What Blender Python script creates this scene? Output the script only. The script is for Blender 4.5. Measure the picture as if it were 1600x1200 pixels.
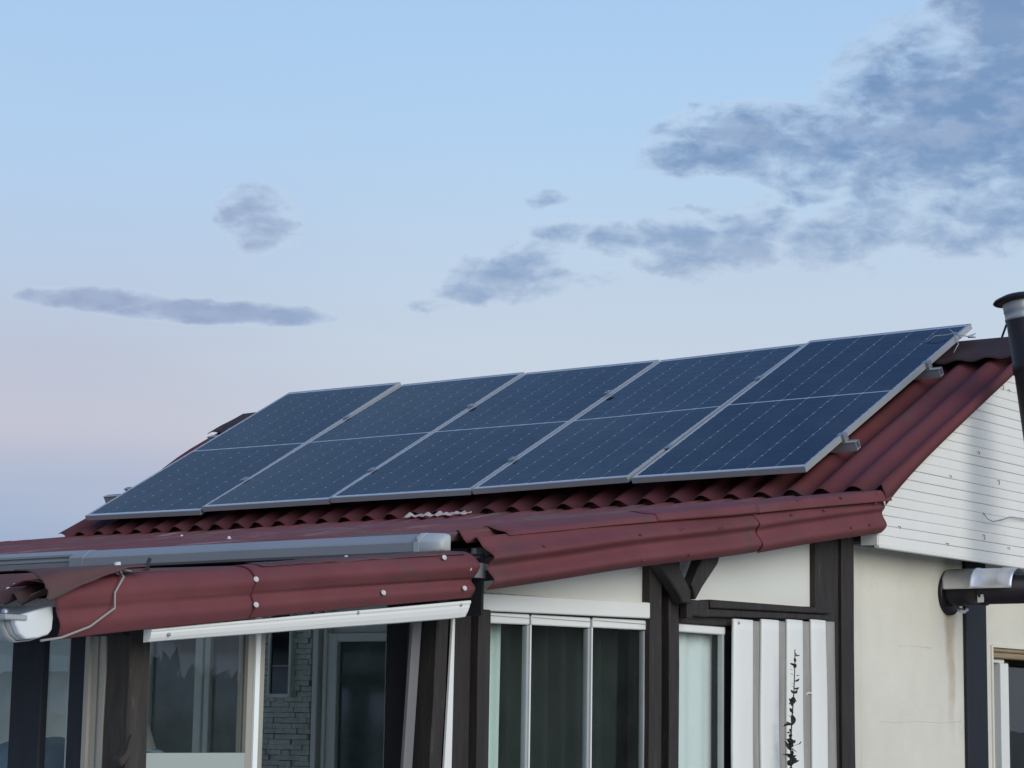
import bpy, bmesh, math, random
from mathutils import Vector, Matrix, Euler, noise
random.seed(7)
rad = math.radians
scene = bpy.context.scene
for o in list(bpy.data.objects):
    bpy.data.objects.remove(o)
COL = scene.collection

# ------------------------------------------------------------------ camera
# World frame: X runs along the main eave, Y up the slope (horizontal), Z up. Metres.
# The origin is the lower right corner of the solar array; the ground lies at z = -3.
cam_d = bpy.data.cameras.new("camera")
cam = bpy.data.objects.new("camera", cam_d)
COL.objects.link(cam)
yaw, pitch, roll = -0.664796, 0.150978, 0.0156505
fw = Vector((math.sin(yaw)*math.cos(pitch), math.cos(yaw)*math.cos(pitch), math.sin(pitch)))
rt = Vector((math.cos(yaw), -math.sin(yaw), 0))
up = rt.cross(fw)
cr, sr = math.cos(roll), math.sin(roll)
rt2 = rt*cr + up*sr
up2 = up*cr - rt*sr
cam.matrix_world = Matrix(((rt2.x, up2.x, -fw.x, 6.0406), (rt2.y, up2.y, -fw.y, -10.2551),
                           (rt2.z, up2.z, -fw.z, -1.3688), (0, 0, 0, 1)))
cam_d.sensor_width = 36
cam_d.lens = 3461.43/1600*36
cam_d.clip_end = 5000
scene.camera = cam
scene.render.resolution_x, scene.render.resolution_y = 1024, 768
scene.view_settings.view_transform = 'Standard'
scene.view_settings.look = 'None'
scene.view_settings.gamma = 1
scene.view_settings.exposure = 0.0
scene.view_settings.use_curve_mapping = False

def lin(c):
    def f(v):
        v /= 255.0
        return v/12.92 if v <= 0.04045 else ((v+0.055)/1.055)**2.4
    return (f(c[0]), f(c[1]), f(c[2]), 1)

# ------------------------------------------------------------------ sky (world)
world = bpy.data.worlds.new("World")
scene.world = world
world.use_nodes = True
WT = world.node_tree
WT.nodes.clear()

class NG:
    """small helper for building node graphs"""
    def __init__(s, tree): s.t = tree
    def n(s, kind, **kw):
        nd = s.t.nodes.new(kind)
        for k, v in kw.items(): setattr(nd, k, v)
        return nd
    def put(s, sock, v):
        if v is None: return
        if hasattr(v, 'is_linked'): s.t.links.new(v, sock)
        else: sock.default_value = v
    def m(s, op, a, b=None, c=None, clamp=False):
        nd = s.n('ShaderNodeMath', operation=op, use_clamp=clamp)
        s.put(nd.inputs[0], a); s.put(nd.inputs[1], b); s.put(nd.inputs[2], c)
        return nd.outputs[0]
    def ss(s, v, a, b, lo=0.0, hi=1.0):
        nd = s.n('ShaderNodeMapRange', interpolation_type='SMOOTHSTEP')
        s.put(nd.inputs[0], v); s.put(nd.inputs[1], a); s.put(nd.inputs[2], b)
        s.put(nd.inputs[3], lo); s.put(nd.inputs[4], hi)
        return nd.outputs[0]
    def mix(s, f, a, b, mode='MIX'):
        nd = s.n('ShaderNodeMix', data_type='RGBA', blend_type=mode)
        s.put(nd.inputs[0], f); s.put(nd.inputs[6], a); s.put(nd.inputs[7], b)
        return nd.outputs[2]
    def ramp(s, f, stops):
        nd = s.n('ShaderNodeValToRGB')
        e = nd.color_ramp.elements
        while len(e) > 1: e.remove(e[-1])
        e[0].position, e[0].color = stops[0]
        for p, c in stops[1:]:
            k = e.new(p); k.color = c
        s.put(nd.inputs[0], f)
        return nd.outputs[0]
    def noise(s, vec, scale, detail=4, rough=0.55, dist=0.0):
        nd = s.n('ShaderNodeTexNoise')
        if vec is not None: s.put(nd.inputs['Vector'], vec)
        nd.inputs['Scale'].default_value = scale
        nd.inputs['Detail'].default_value = detail
        nd.inputs['Roughness'].default_value = rough
        nd.inputs['Distortion'].default_value = dist
        return nd.outputs['Fac']
    def comb(s, x, y, z=0.0):
        nd = s.n('ShaderNodeCombineXYZ')
        s.put(nd.inputs[0], x); s.put(nd.inputs[1], y); s.put(nd.inputs[2], z)
        return nd.outputs[0]

g = NG(WT)
tc = g.n('ShaderNodeTexCoord')
sep = g.n('ShaderNodeSeparateXYZ')
WT.links.new(tc.outputs['Generated'], sep.inputs[0])
vx, vy, vz = sep.outputs
DEG = 57.29578
az = g.m('MULTIPLY', g.m('ARCTAN2', vx, vy), DEG)
el = g.m('MULTIPLY', g.m('ARCSINE', vz), DEG)
elf = g.m('DIVIDE', el, 90.0, clamp=True)
def stops(l): return [(e/90.0, lin(c)) for e, c in l]
hi = [(18.5, (168, 203, 239)), (27, (146, 186, 232)), (35, (116, 158, 214)), (43, (94, 138, 200)), (60, (82, 126, 192)), (90, (76, 118, 184))]
hi_left = [(18.5, (168, 203, 239)), (27, (168, 198, 233)), (35, (126, 168, 221)), (43, (98, 142, 203)), (60, (82, 126, 192)), (90, (76, 118, 184))]
right = g.ramp(elf, stops([(0, (188, 196, 214)), (5, (199, 206, 219)), (9, (199, 211, 225)), (12, (190, 211, 233)),
                           (15, (178, 209, 240))] + hi))
left = g.ramp(elf, stops([(0, (152, 168, 198)), (4.6, (162, 178, 206)), (6.0, (174, 184, 208)), (7.2, (196, 197, 211)),
                          (9, (189, 197, 215)), (11, (186, 203, 226)), (14, (178, 206, 237))] + hi_left))
wob = g.noise(g.comb(g.m('MULTIPLY', az, 0.10), g.m('MULTIPLY', el, 0.35)), 1.0, 3, 0.5)
azw = g.m('ADD', az, g.m('MULTIPLY', g.m('SUBTRACT', wob, 0.5), 8.0))
lr = g.ss(azw, -50.0, -37.0)
sky = g.mix(lr, left, right)
# clouds: every cloud has its own place in the sky (azimuth, elevation, half width, half height, density)
CL = [(-25.44, 15.56, 3.82, 2.14, 1.0), (-28.08, 14.61, 3.82, 1.16, 0.9), (-31.41, 15.0, 2.49, 0.91, 0.8),
      (-32.93, 14.61, 1.66, 0.58, 0.55), (-24.59, 17.46, 2.2, 2.3, 1.1), (-25.49, 12.92, 2.49, 0.99, 0.7),
      (-28.1, 12.91, 1.66, 0.58, 0.6), (-29.59, 12.2, 1.41, 0.69, 0.75), (-33.26, 12.24, 1.83, 0.69, 0.9),
      (-31.66, 12.72, 1.33, 0.46, 0.65), (-26.63, 12.3, 1.33, 0.5, 0.6), (-37.1, 12.55, 0.91, 0.33, 0.6),
      (-38.56, 11.37, 1.16, 0.63, 0.7), (-37.46, 11.31, 1.0, 0.43, 0.5), (-39.8, 10.57, 0.83, 0.2, 0.45),
      (-33.43, 13.22, 0.75, 0.16, 0.4), (-36.98, 13.62, 0.66, 0.2, 0.35), (-36.03, 11.4, 0.83, 0.3, 0.4),
      (-44.9, 12.67, 0.90, 0.80, 0.74), (-48.93, 10.50, 1.7, 0.28, 1.0), (-45.97, 10.3, 2.6, 0.29, 1.2),
      (-30.58, 13.44, 1.0, 0.2, 0.4), (-35.45, 12.4, 0.9, 0.36, 0.7), (-39.2, 11.0, 0.9, 0.40, 0.7), (-37.85, 11.95, 0.8, 0.45, 0.65), (-36.8, 12.6, 0.8, 0.30, 0.65), (-34.3, 12.2, 0.9, 0.35, 0.6), (-18.0, 15.5, 5.0, 2.6, 1.0), (-12.0, 13.0, 5.0, 1.2, 0.8),
      (-60.0, 11.0, 4.0, 0.6, 0.7), (-72.0, 14.0, 3.0, 0.9, 0.7), (-4.0, 17.0, 6.0, 1.5, 0.8)]
p1 = g.comb(g.m('MULTIPLY', az, 0.55), g.m('MULTIPLY', el, 1.0), 0.0)
w1 = g.noise(p1, 0.9, 5, 0.6, 0.3)
w2 = g.noise(g.comb(g.m('ADD', g.m('MULTIPLY', az, 0.55), 31.0), g.m('MULTIPLY', el, 1.0), 4.0), 0.9, 5, 0.6, 0.3)
azd = g.m('ADD', az, g.m('MULTIPLY', g.m('SUBTRACT', w1, 0.5), 2.2))
eld = g.m('ADD', el, g.m('MULTIPLY', g.m('SUBTRACT', w2, 0.5), 1.1))
dens = None
for (a0, e0, ra, re, st) in CL:
    calm = re < 0.36 and ra > 1.2
    A = az if calm else azd
    E = g.m('ADD', el, g.m('MULTIPLY', g.m('SUBTRACT', w2, 0.5), 0.5)) if calm else eld
    dx = g.m('MULTIPLY', g.m('SUBTRACT', A, a0), 1/(1.36*ra))
    dy = g.m('MULTIPLY', g.m('SUBTRACT', E, e0), 1/(1.36*re))
    d2 = g.m('ADD', g.m('MULTIPLY', dx, dx), g.m('MULTIPLY', dy, dy))
    b = g.m('MULTIPLY', g.m('SUBTRACT', 1.0, d2, clamp=True), st)
    dens = b if dens is None else g.m('MAXIMUM', dens, b)
fine = g.noise(g.comb(g.m('MULTIPLY', az, 0.6), g.m('MULTIPLY', el, 1.15), 2.0), 1.6, 8, 0.58, 0.3)
puff = g.noise(g.comb(g.m('MULTIPLY', az, 0.45), el, 7.0), 0.8, 4, 0.5, 0.2)
cover = g.m('ADD', dens, g.m('MULTIPLY', g.m('SUBTRACT', fine, 0.5), 1.6))
cover = g.m('ADD', cover, g.m('MULTIPLY', g.m('SUBTRACT', puff, 0.5), 0.9))
mask = g.m('MULTIPLY', g.ss(cover, 0.10, 0.95), g.ss(dens, 0.0, 0.30))
ccol = g.mix(lr, lin((150, 165, 197)), g.ramp(elf, stops([(9, (146, 168, 200)), (12.5, (134, 162, 198)), (15, (114, 146, 188)), (30, (104, 138, 184))])))
body = g.noise(g.comb(g.m('MULTIPLY', az, 0.7), g.m('MULTIPLY', el, 1.3), 12.0), 1.1, 5, 0.55)
ccol = g.mix(g.ss(body, 0.42, 0.68, 0.0, 0.55), ccol, lin((166, 184, 212)))
rim = g.m('MULTIPLY', g.ss(cover, 0.02, 0.22), g.ss(dens, 0.0, 0.25))
sky = g.mix(g.m('MULTIPLY', rim, 0.35), sky, lin((196, 212, 232)))
sky = g.mix(g.m('MULTIPLY', mask, 0.93), sky, ccol)
# faint high haze, the same all round
veil = g.noise(g.comb(g.m('MULTIPLY', az, 0.05), g.m('MULTIPLY', el, 0.32)), 1.0, 4, 0.5)
sky = g.mix(g.m('MULTIPLY', g.ss(veil, 0.48, 0.80, 0.0, 0.28), g.ss(el, 19.0, 26.0, 1.0, 0.0)), sky, lin((188, 200, 218)))
bg = g.n('ShaderNodeBackground')
WT.links.new(sky, bg.inputs[0])
bg.inputs[1].default_value = 1.0
wo = g.n('ShaderNodeOutputWorld')
WT.links.new(bg.outputs[0], wo.inputs[0])

# ------------------------------------------------------------------ sun (low, veiled evening light)
sd = bpy.data.lights.new("sun", 'SUN')
sd.energy = 2.1
sd.angle = rad(52)
sd.color = (1.0, 0.955, 0.87)
sun = bpy.data.objects.new("sun", sd)
COL.objects.link(sun)
sun.rotation_euler = Vector((0.90, -0.20, 0.39)).to_track_quat('Z', 'Y').to_euler()

# ------------------------------------------------------------------ materials
def mat(name, col, rough=0.6, metal=0.0, var=0.0, vscale=4.0, col2=None, bump=0.0, bscale=30.0, spec=0.5,
        coat=0.0, stretch=(1, 1, 1), amount=(0.45, 0.7), streak=None):
    m = bpy.data.materials.new(name)
    m.use_nodes = True
    t = m.node_tree
    G = NG(t)
    b = t.nodes['Principled BSDF']
    b.inputs['Roughness'].default_value = rough
    b.inputs['Metallic'].default_value = metal
    b.inputs['Specular IOR Level'].default_value = spec
    b.inputs['Coat Weight'].default_value = coat
    b.inputs['Coat Roughness'].default_value = 0.04
    geo = G.n('ShaderNodeNewGeometry')
    mp = G.n('ShaderNodeMapping')
    t.links.new(geo.outputs['Position'], mp.inputs[0])
    mp.inputs['Scale'].default_value = stretch
    P = mp.outputs[0]
    c = (*col, 1) if len(col) == 3 else col
    out = c
    if var:
        n1 = G.noise(P, vscale, 6, 0.6)
        k = G.m('MULTIPLY_ADD', G.m('SUBTRACT', n1, 0.5), 2*var*1.6, 1.0)
        mm = G.n('ShaderNodeMix', data_type='RGBA', blend_type='MULTIPLY')
        mm.inputs[0].default_value = 1
        mm.inputs[6].default_value = c
        cc = G.n('ShaderNodeCombineColor')
        for i in range(3): t.links.new(k, cc.inputs[i])
        t.links.new(cc.outputs[0], mm.inputs[7])
        out = mm.outputs[2]
    if col2:
        n2 = G.noise(P, vscale*1.7, 7, 0.65, 0.4)
        f = G.ss(n2, amount[0], amount[1])
        out = G.mix(f, out, (*col2, 1))
    if streak:
        mp2 = G.n('ShaderNodeMapping')
        t.links.new(geo.outputs['Position'], mp2.inputs[0])
        mp2.inputs['Scale'].default_value = streak[1]
        n3 = G.noise(mp2.outputs[0], streak[2], 5, 0.6)
        out = G.mix(G.m('MULTIPLY', G.ss(n3, streak[3][0], streak[3][1]), streak[4]), out, (*streak[0], 1))
    G.put(b.inputs['Base Color'], out)
    if bump:
        bp = G.n('ShaderNodeBump')
        bp.inputs['Strength'].default_value = bump
        bp.inputs['Distance'].default_value = 0.004
        t.links.new(G.noise(P, bscale, 5, 0.6), bp.inputs['Height'])
        t.links.new(bp.outputs[0], b.inputs['Normal'])
    return m

def glass_mat(name, tint=(0.86, 0.90, 0.88), boost=1.0, rough=0.0, dust=0.03):
    m = bpy.data.materials.new(name)
    m.use_nodes = True
    t = m.node_tree
    t.nodes.clear()
    G = NG(t)
    tr = G.n('ShaderNodeBsdfTransparent'); tr.inputs[0].default_value = (*tint, 1)
    gl = G.n('ShaderNodeBsdfGlossy'); gl.inputs['Roughness'].default_value = rough
    gl.inputs[0].default_value = (0.95, 0.97, 1, 1)
    df = G.n('ShaderNodeBsdfDiffuse'); df.inputs[0].default_value = (0.6, 0.6, 0.57, 1)
    fr = G.n('ShaderNodeFresnel'); fr.inputs[0].default_value = 1.52
    bp = G.n('ShaderNodeBump'); bp.inputs['Strength'].default_value = 0.06; bp.inputs['Distance'].default_value = 0.02
    geo = G.n('ShaderNodeNewGeometry')
    t.links.new(G.noise(geo.outputs['Position'], 2.2, 2, 0.5), bp.inputs['Height'])
    t.links.new(bp.outputs[0], gl.inputs['Normal'])
    mx = G.n('ShaderNodeMixShader')
    front = G.m('SUBTRACT', 1.0, geo.outputs['Backfacing'])      # only the outer skin of a pane mirrors, the inner skin just passes light
    t.links.new(G.m('MULTIPLY', G.m('MULTIPLY', fr.outputs[0], boost, clamp=True), front), mx.inputs[0])
    t.links.new(tr.outputs[0], mx.inputs[1]); t.links.new(gl.outputs[0], mx.inputs[2])
    m2 = G.n('ShaderNodeMixShader')
    dn = G.noise(geo.outputs['Position'], 5.0, 5, 0.6)
    t.links.new(G.m('MULTIPLY', dn, dust*2), m2.inputs[0])
    t.links.new(mx.outputs[0], m2.inputs[1]); t.links.new(df.outputs[0], m2.inputs[2])
    o = G.n('ShaderNodeOutputMaterial')
    t.links.new(m2.outputs[0], o.inputs[0])
    return m

M = {}
RED = (0.158, 0.051, 0.054)
M['red'] = mat('red_bitumen_sheet', RED, 0.72, var=0.22, vscale=3.0, col2=(0.105, 0.062, 0.058), amount=(0.50, 0.85), bump=0.35, bscale=110, spec=0.14,
               streak=((0.20, 0.13, 0.12), (1.2, 9, 9), 2.2, (0.66, 0.86), 0.45))
M['redmain'] = mat('red_roof_sheet', (0.136, 0.041, 0.044), 0.75, var=0.2, vscale=2.0, col2=(0.095, 0.058, 0.054), amount=(0.48, 0.85), bump=0.25, bscale=120, spec=0.14,
               streak=((0.16, 0.075, 0.072), (9, 0.8, 0.8), 2.0, (0.60, 0.84), 0.45))
M['redporch'] = mat('red_weathered_sheet', (0.150, 0.047, 0.050), 0.7, var=0.2, vscale=1.3, col2=(0.115, 0.085, 0.074), amount=(0.47, 0.66), bump=0.3, bscale=90, spec=0.3,
               streak=((0.30, 0.21, 0.20), (14, 1.0, 1.0), 1.6, (0.54, 0.72), 0.7))
M['brown'] = mat('brown_lichen_sheet', (0.112, 0.056, 0.055), 0.8, var=0.25, vscale=3.0, col2=(0.085, 0.065, 0.055), amount=(0.45, 0.75), bump=0.3, bscale=60, spec=0.2)
M['ridge'] = mat('dark_ridge_sheet', (0.052, 0.028, 0.027), 0.85, var=0.25, vscale=5.0, col2=(0.085, 0.055, 0.05), amount=(0.55, 0.8), bump=0.3, bscale=60, spec=0.3)
M['alu'] = mat('aluminium_frame', (0.38, 0.385, 0.385), 0.45, 0.25, var=0.06, vscale=6, bump=0.03)
M['cell'] = mat('solar_cell', (0.005, 0.010, 0.024), 0.4, var=0.12, vscale=3.0, coat=0.62, spec=0.0)
M['back'] = mat('panel_backsheet', (0.44, 0.47, 0.52), 0.4, coat=0.62, spec=0.0)
M['wall'] = mat('cream_plaster', (0.69, 0.655, 0.55), 0.85, var=0.10, vscale=2.2, col2=(0.55, 0.515, 0.425), amount=(0.54, 0.90), bump=0.5, bscale=40, spec=0.2)
M['infill'] = mat('pale_panel', (0.70, 0.695, 0.62), 0.6, var=0.03, vscale=2.0, spec=0.3)
M['siding'] = mat('white_siding', (0.79, 0.77, 0.71), 0.5, var=0.05, vscale=3.0, col2=(0.60, 0.61, 0.58), amount=(0.62, 0.95), spec=0.35)
M['white'] = mat('white_profile', (0.76, 0.75, 0.69), 0.4, var=0.03, vscale=5.0, spec=0.45)
M['timber'] = mat('dark_stained_timber', (0.030, 0.024, 0.021), 0.65, var=0.4, vscale=5.0, col2=(0.085, 0.072, 0.06), amount=(0.55, 0.80), bump=0.6, bscale=20, stretch=(6, 6, 0.7), spec=0.35)
M['timberb'] = mat('blue_black_timber', (0.014, 0.016, 0.022), 0.6, var=0.25, vscale=5.0, bump=0.3, bscale=20, stretch=(6, 6, 0.7), spec=0.35)
M['timberw'] = mat('weathered_timber', (0.050, 0.044, 0.038), 0.8, var=0.4, vscale=4.0, col2=(0.17, 0.15, 0.125), amount=(0.60, 0.80), bump=0.7, bscale=18, stretch=(7, 7, 0.9), spec=0.2)
M['lintel'] = mat('varnished_lintel', (0.30, 0.22, 0.125), 0.6, var=0.3, vscale=4.0, stretch=(1, 0.8, 8), bump=0.3)
M['cream'] = mat('cream_frame', (0.34, 0.315, 0.265), 0.5, var=0.06, vscale=5)
M['grey'] = mat('grey_awning_metal', (0.27, 0.275, 0.28), 0.5, 0.0, var=0.05, vscale=4)
M['capm'] = mat('pale_cap_plastic', (0.43, 0.45, 0.43), 0.5, var=0.08, vscale=9)
M['gut'] = mat('white_gutter_plastic', (0.70, 0.72, 0.69), 0.35, var=0.05, vscale=8)
M['gutg'] = mat('grey_gutter_plastic', (0.36, 0.37, 0.37), 0.45, var=0.08, vscale=8)
M['flue'] = mat('enamelled_flue', (0.014, 0.010, 0.012), 0.42, var=0.2, vscale=6, col2=(0.03, 0.02, 0.018), amount=(0.6, 0.85), spec=0.3)
M['silver'] = mat('galvanised_sheet', (0.68, 0.68, 0.68), 0.42, 0.5, var=0.12, vscale=7, bump=0.12, bscale=9)
M['flat'] = mat('dull_steel', (0.33, 0.34, 0.35), 0.45, 0.6, var=0.15, vscale=12)
M['screw'] = mat('white_screw_cap', (0.66, 0.63, 0.60), 0.5)
M['screwr'] = mat('red_screw_cap', (0.11, 0.028, 0.032), 0.5)
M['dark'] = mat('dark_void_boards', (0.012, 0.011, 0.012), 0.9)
M['soffit'] = mat('soffit_boards', (0.14, 0.13, 0.115), 0.8, var=0.15)
M['inner'] = mat('interior_plaster', (0.84, 0.85, 0.80), 0.9, var=0.08)
M['stone'] = mat('grey_split_stone', (0.62, 0.65, 0.59), 0.85, var=0.25, vscale=9, bump=0.6, bscale=50)
M['grout'] = mat('stone_joint', (0.16, 0.17, 0.155), 0.95)
M['doorw'] = mat('door_profile', (0.86, 0.88, 0.82), 0.45, var=0.03)
M['darkpane'] = mat('dark_pane', (0.012, 0.014, 0.02), 0.08, spec=0.6)
M['doorpane'] = mat('dim_green_pane', (0.10, 0.13, 0.12), 0.06, var=0.5, vscale=3, spec=0.6)
M['glass'] = glass_mat('window_glass', (0.95, 0.975, 0.965), 1.0, 0.0, 0.010)
M['glassd'] = glass_mat('tinted_glass', (0.88, 0.93, 0.91), 1.0, 0.0, 0.010)
M['curt'] = mat('white_curtain', (0.76, 0.80, 0.77), 0.9, var=0.05)
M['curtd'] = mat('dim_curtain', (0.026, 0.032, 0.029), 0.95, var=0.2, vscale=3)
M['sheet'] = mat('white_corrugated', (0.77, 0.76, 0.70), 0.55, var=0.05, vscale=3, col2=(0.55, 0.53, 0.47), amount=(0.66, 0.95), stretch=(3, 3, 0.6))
M['sheetd'] = mat('grey_trough', (0.30, 0.285, 0.255), 0.7, var=0.2, vscale=5, stretch=(3, 3, 0.6), col2=(0.42, 0.40, 0.36), amount=(0.5, 0.8))  # darker grey than the ridges
M['twig'] = mat('dry_stem', (0.035, 0.028, 0.022), 0.8, var=0.3, vscale=20)
M['leaf'] = mat('dark_leaf', (0.028, 0.034, 0.024), 0.7, var=0.3, vscale=20)
M['wire'] = mat('grey_wire', (0.30, 0.28, 0.26), 0.6)
M['foam'] = mat('torn_foam', (0.55, 0.44, 0.39), 0.8, var=0.1, vscale=20)
M['plastic'] = mat('clear_strip', (0.36, 0.38, 0.40), 0.25, var=0.1)
M['ground'] = mat('gravel_ground', (0.24, 0.225, 0.19), 0.95, var=0.3, vscale=0.6, col2=(0.16, 0.16, 0.11), amount=(0.5, 0.8))
M['bounce_terrace'] = mat('bounce_paving', (0.62, 0.60, 0.55), 0.85, var=0.12, vscale=1.5)
M['stile'] = mat('grey_stile', (0.17, 0.165, 0.165), 0.5, var=0.06)
M['sill'] = mat('grey_green_sill', (0.36, 0.40, 0.36), 0.5, var=0.04)
M['hedge'] = mat('hedge_leaf', (0.038, 0.052, 0.026), 0.7, var=0.5, vscale=1.2)
M['cover'] = mat('grey_dust_cover', (0.72, 0.75, 0.72), 0.9, var=0.12, vscale=4)
M['blue'] = mat('blue_cloth', (0.16, 0.24, 0.32), 0.9, var=0.15, vscale=9)
M['cab'] = mat('grey_cabinet', (0.05, 0.058, 0.062), 0.6)

# ------------------------------------------------------------------ mesh helpers
def cell_variation(m):
    t = m.node_tree; G = NG(t); b = t.nodes['Principled BSDF']
    src = b.inputs['Base Color'].links[0].from_socket
    oi = G.n('ShaderNodeObjectInfo')
    k = G.m('MULTIPLY_ADD', oi.outputs['Random'], 0.5, 0.75)
    mm = G.n('ShaderNodeMix', data_type='RGBA', blend_type='MULTIPLY'); mm.inputs[0].default_value = 1
    cc = G.n('ShaderNodeCombineColor')
    for i in range(3): t.links.new(k, cc.inputs[i])
    t.links.new(src, mm.inputs[6]); t.links.new(cc.outputs[0], mm.inputs[7])
    geo = G.n('ShaderNodeNewGeometry')
    d = G.ss(G.noise(geo.outputs['Position'], 1.6, 6, 0.65), 0.42, 0.75, 0.0, 0.06)     # settled dust
    t.links.new(G.mix(d, mm.outputs[2], (0.30, 0.29, 0.27, 1)), b.inputs['Base Color'])
    r = G.ss(G.noise(geo.outputs['Position'], 2.6, 5, 0.6), 0.35, 0.75, 0.03, 0.16)
    t.links.new(r, b.inputs['Coat Roughness'])
cell_variation(M['cell'])

class MB:
    def __init__(s): s.v, s.f, s.sm = [], [], []
    def add(s, vs, fs, smooth=False):
        o = len(s.v)
        s.v += [Vector(q) for q in vs]
        s.f += [[i+o for i in q] for q in fs]
        s.sm += [smooth]*len(fs)
        return s
    def box(s, a, b):
        x0, y0, z0 = a; x1, y1, z1 = b
        return s.add([(x0, y0, z0), (x1, y0, z0), (x1, y1, z0), (x0, y1, z0), (x0, y0, z1), (x1, y0, z1), (x1, y1, z1), (x0, y1, z1)],
                     [(0, 3, 2, 1), (4, 5, 6, 7), (0, 1, 5, 4), (1, 2, 6, 5), (2, 3, 7, 6), (3, 0, 4, 7)])
    def prism(s, poly, x0, x1, axis='x'):
        """polygon in the two other axes, extruded along axis"""
        n = len(poly)
        def P(u, w, t):
            return (t, u, w) if axis == 'x' else ((u, t, w) if axis == 'y' else (u, w, t))
        vs = [P(u, w, x0) for u, w in poly] + [P(u, w, x1) for u, w in poly]
        fs = [tuple(range(n)), tuple(range(2*n-1, n-1, -1))] + [(i, (i+1) % n + 0, (i+1) % n + n, i+n)[::-1] for i in range(n)]
        return s.add(vs, fs)
    def tube(s, pts, r, n=8, cap=True, smooth=True):
        pts = [Vector(q) for q in pts]
        rs = r if isinstance(r, (list, tuple)) else [r]*len(pts)
        vs, fs = [], []
        prev = None
        for i, q in enumerate(pts):
            d = (pts[min(i+1, len(pts)-1)]-pts[max(i-1, 0)]).normalized()
            if prev is None:
                a = d.cross(Vector((0, 0, 1)))
                if a.length < 1e-3: a = d.cross(Vector((0, 1, 0)))
                a.normalize()
            else:
                a = (prev-d*prev.dot(d)).normalized()
            prev = a
            b = d.cross(a)
            vs += [q+(a*math.cos(2*math.pi*k/n)+b*math.sin(2*math.pi*k/n))*rs[i] for k in range(n)]
        for i in range(len(pts)-1):
            for k in range(n):
                fs.append((i*n+k, i*n+(k+1) % n, (i+1)*n+(k+1) % n, (i+1)*n+k))
        s.add(vs, fs, smooth)
        if cap:
            o = len(s.v)-len(vs)
            s.f += [[o+k for k in range(n)][::-1], [o+(len(pts)-1)*n+k for k in range(n)]]
            s.sm += [False, False]
        return s
    def grid(s, nu, nv, fn, smooth=True):
        vs = [fn(i/(nu-1), j/(nv-1)) for j in range(nv) for i in range(nu)]
        fs = [(j*nu+i, j*nu+i+1, (j+1)*nu+i+1, (j+1)*nu+i) for j in range(nv-1) for i in range(nu-1)]
        return s.add(vs, fs, smooth)
    def lathe(s, origin, axis, prof, n=24, a0=0.0, a1=2*math.pi, smooth=True):
        axis = Vector(axis).normalized(); origin = Vector(origin)
        a = axis.cross(Vector((0, 1, 0))).normalized(); b = axis.cross(a)
        full = abs(a1-a0-2*math.pi) < 1e-6
        cols = n if full else n+1
        vs, fs = [], []
        for (h, r) in prof:
            for k in range(cols):
                t = a0+(a1-a0)*k/n
                vs.append(origin+axis*h+(a*math.cos(t)+b*math.sin(t))*r)
        for i in range(len(prof)-1):
            for k in range(n):
                k2 = (k+1) % cols
                fs.append((i*cols+k, i*cols+k2, (i+1)*cols+k2, (i+1)*cols+k))
        return s.add(vs, fs, smooth)
    def build(s, name, m, parent=None, bevel=0.0, solid=0.0, rough=0.0, local=False):
        """parent: the thing or part; coordinates are world coordinates unless local"""
        me = bpy.data.meshes.new(name)
        lo = Vector((min(q[i] for q in s.v) for i in range(3)))
        hi_ = Vector((max(q[i] for q in s.v) for i in range(3)))
        c = (lo+hi_)/2
        vs = [q-c for q in s.v]
        me.from_pydata([tuple(q) for q in vs], [], s.f)
        me.polygons.foreach_set('use_smooth', s.sm)
        if bevel or rough:
            bm = bmesh.new(); bm.from_mesh(me)
            bmesh.ops.recalc_face_normals(bm, faces=bm.faces)
            if rough:
                long = [e for e in bm.edges if e.calc_length() > 0.5]
                bmesh.ops.subdivide_edges(bm, edges=long, cuts=9, use_grid_fill=True)
                for v in bm.verts:
                    w = v.co+c
                    v.co += noise.noise_vector(w*5.0)*rough
            if bevel:
                es = [e for e in bm.edges if len(e.link_faces) == 2 and e.calc_face_angle(0) > 0.6]
                bmesh.ops.bevel(bm, geom=es, offset=bevel, segments=1, affect='EDGES', profile=0.5, clamp_overlap=True)
            bm.to_mesh(me); bm.free()
        me.materials.append(m)
        me.update()
        o = bpy.data.objects.new(name, me)
        COL.objects.link(o)
        if parent is not None:
            o.parent = parent
            o.location = c if local else c-world_loc(parent)
        else:
            o.location = c
        if solid:
            md = o.modifiers.new('thickness', 'SOLIDIFY'); md.thickness = solid; md.offset = -1
        return o

def world_loc(o):
    l = Vector((0, 0, 0))
    while o is not None:
        l += o.location; o = o.parent
    return l

def tag(o, label=None, cat=None, group=None, kind=None):
    if label: o['label'] = label
    if cat: o['category'] = cat
    if group: o['group'] = group
    if kind: o['kind'] = kind
    return o

def thing(name, label, cat, loc, group=None):
    o = bpy.data.objects.new(name, None)
    o.empty_display_size = 0.1
    COL.objects.link(o)
    o.location = loc
    return tag(o, label, cat, group)

def box(name, a, b, m, parent, bevel=0.0, rough=0.0):
    return MB().box(a, b).build(name, m, parent, bevel=bevel, rough=rough)

def spline(pts, n):
    """smooth open curve through 2-D points"""
    out = []
    P = [pts[0]]+list(pts)+[pts[-1]]
    seg = len(pts)-1
    for k in range(n):
        t = k/(n-1)*seg
        i = min(int(t), seg-1); f = t-i
        p0, p1_, p2, p3 = P[i], P[i+1], P[i+2], P[i+3]
        out.append(tuple(0.5*((2*p1_[c])+(-p0[c]+p2[c])*f+(2*p0[c]-5*p1_[c]+4*p2[c]-p3[c])*f*f+(-p0[c]+3*p1_[c]-3*p2[c]+p3[c])*f**3) for c in range(2)))
    return out

def nz(x, y, z=0.0): return noise.noise(Vector((x, y, z)))

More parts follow.
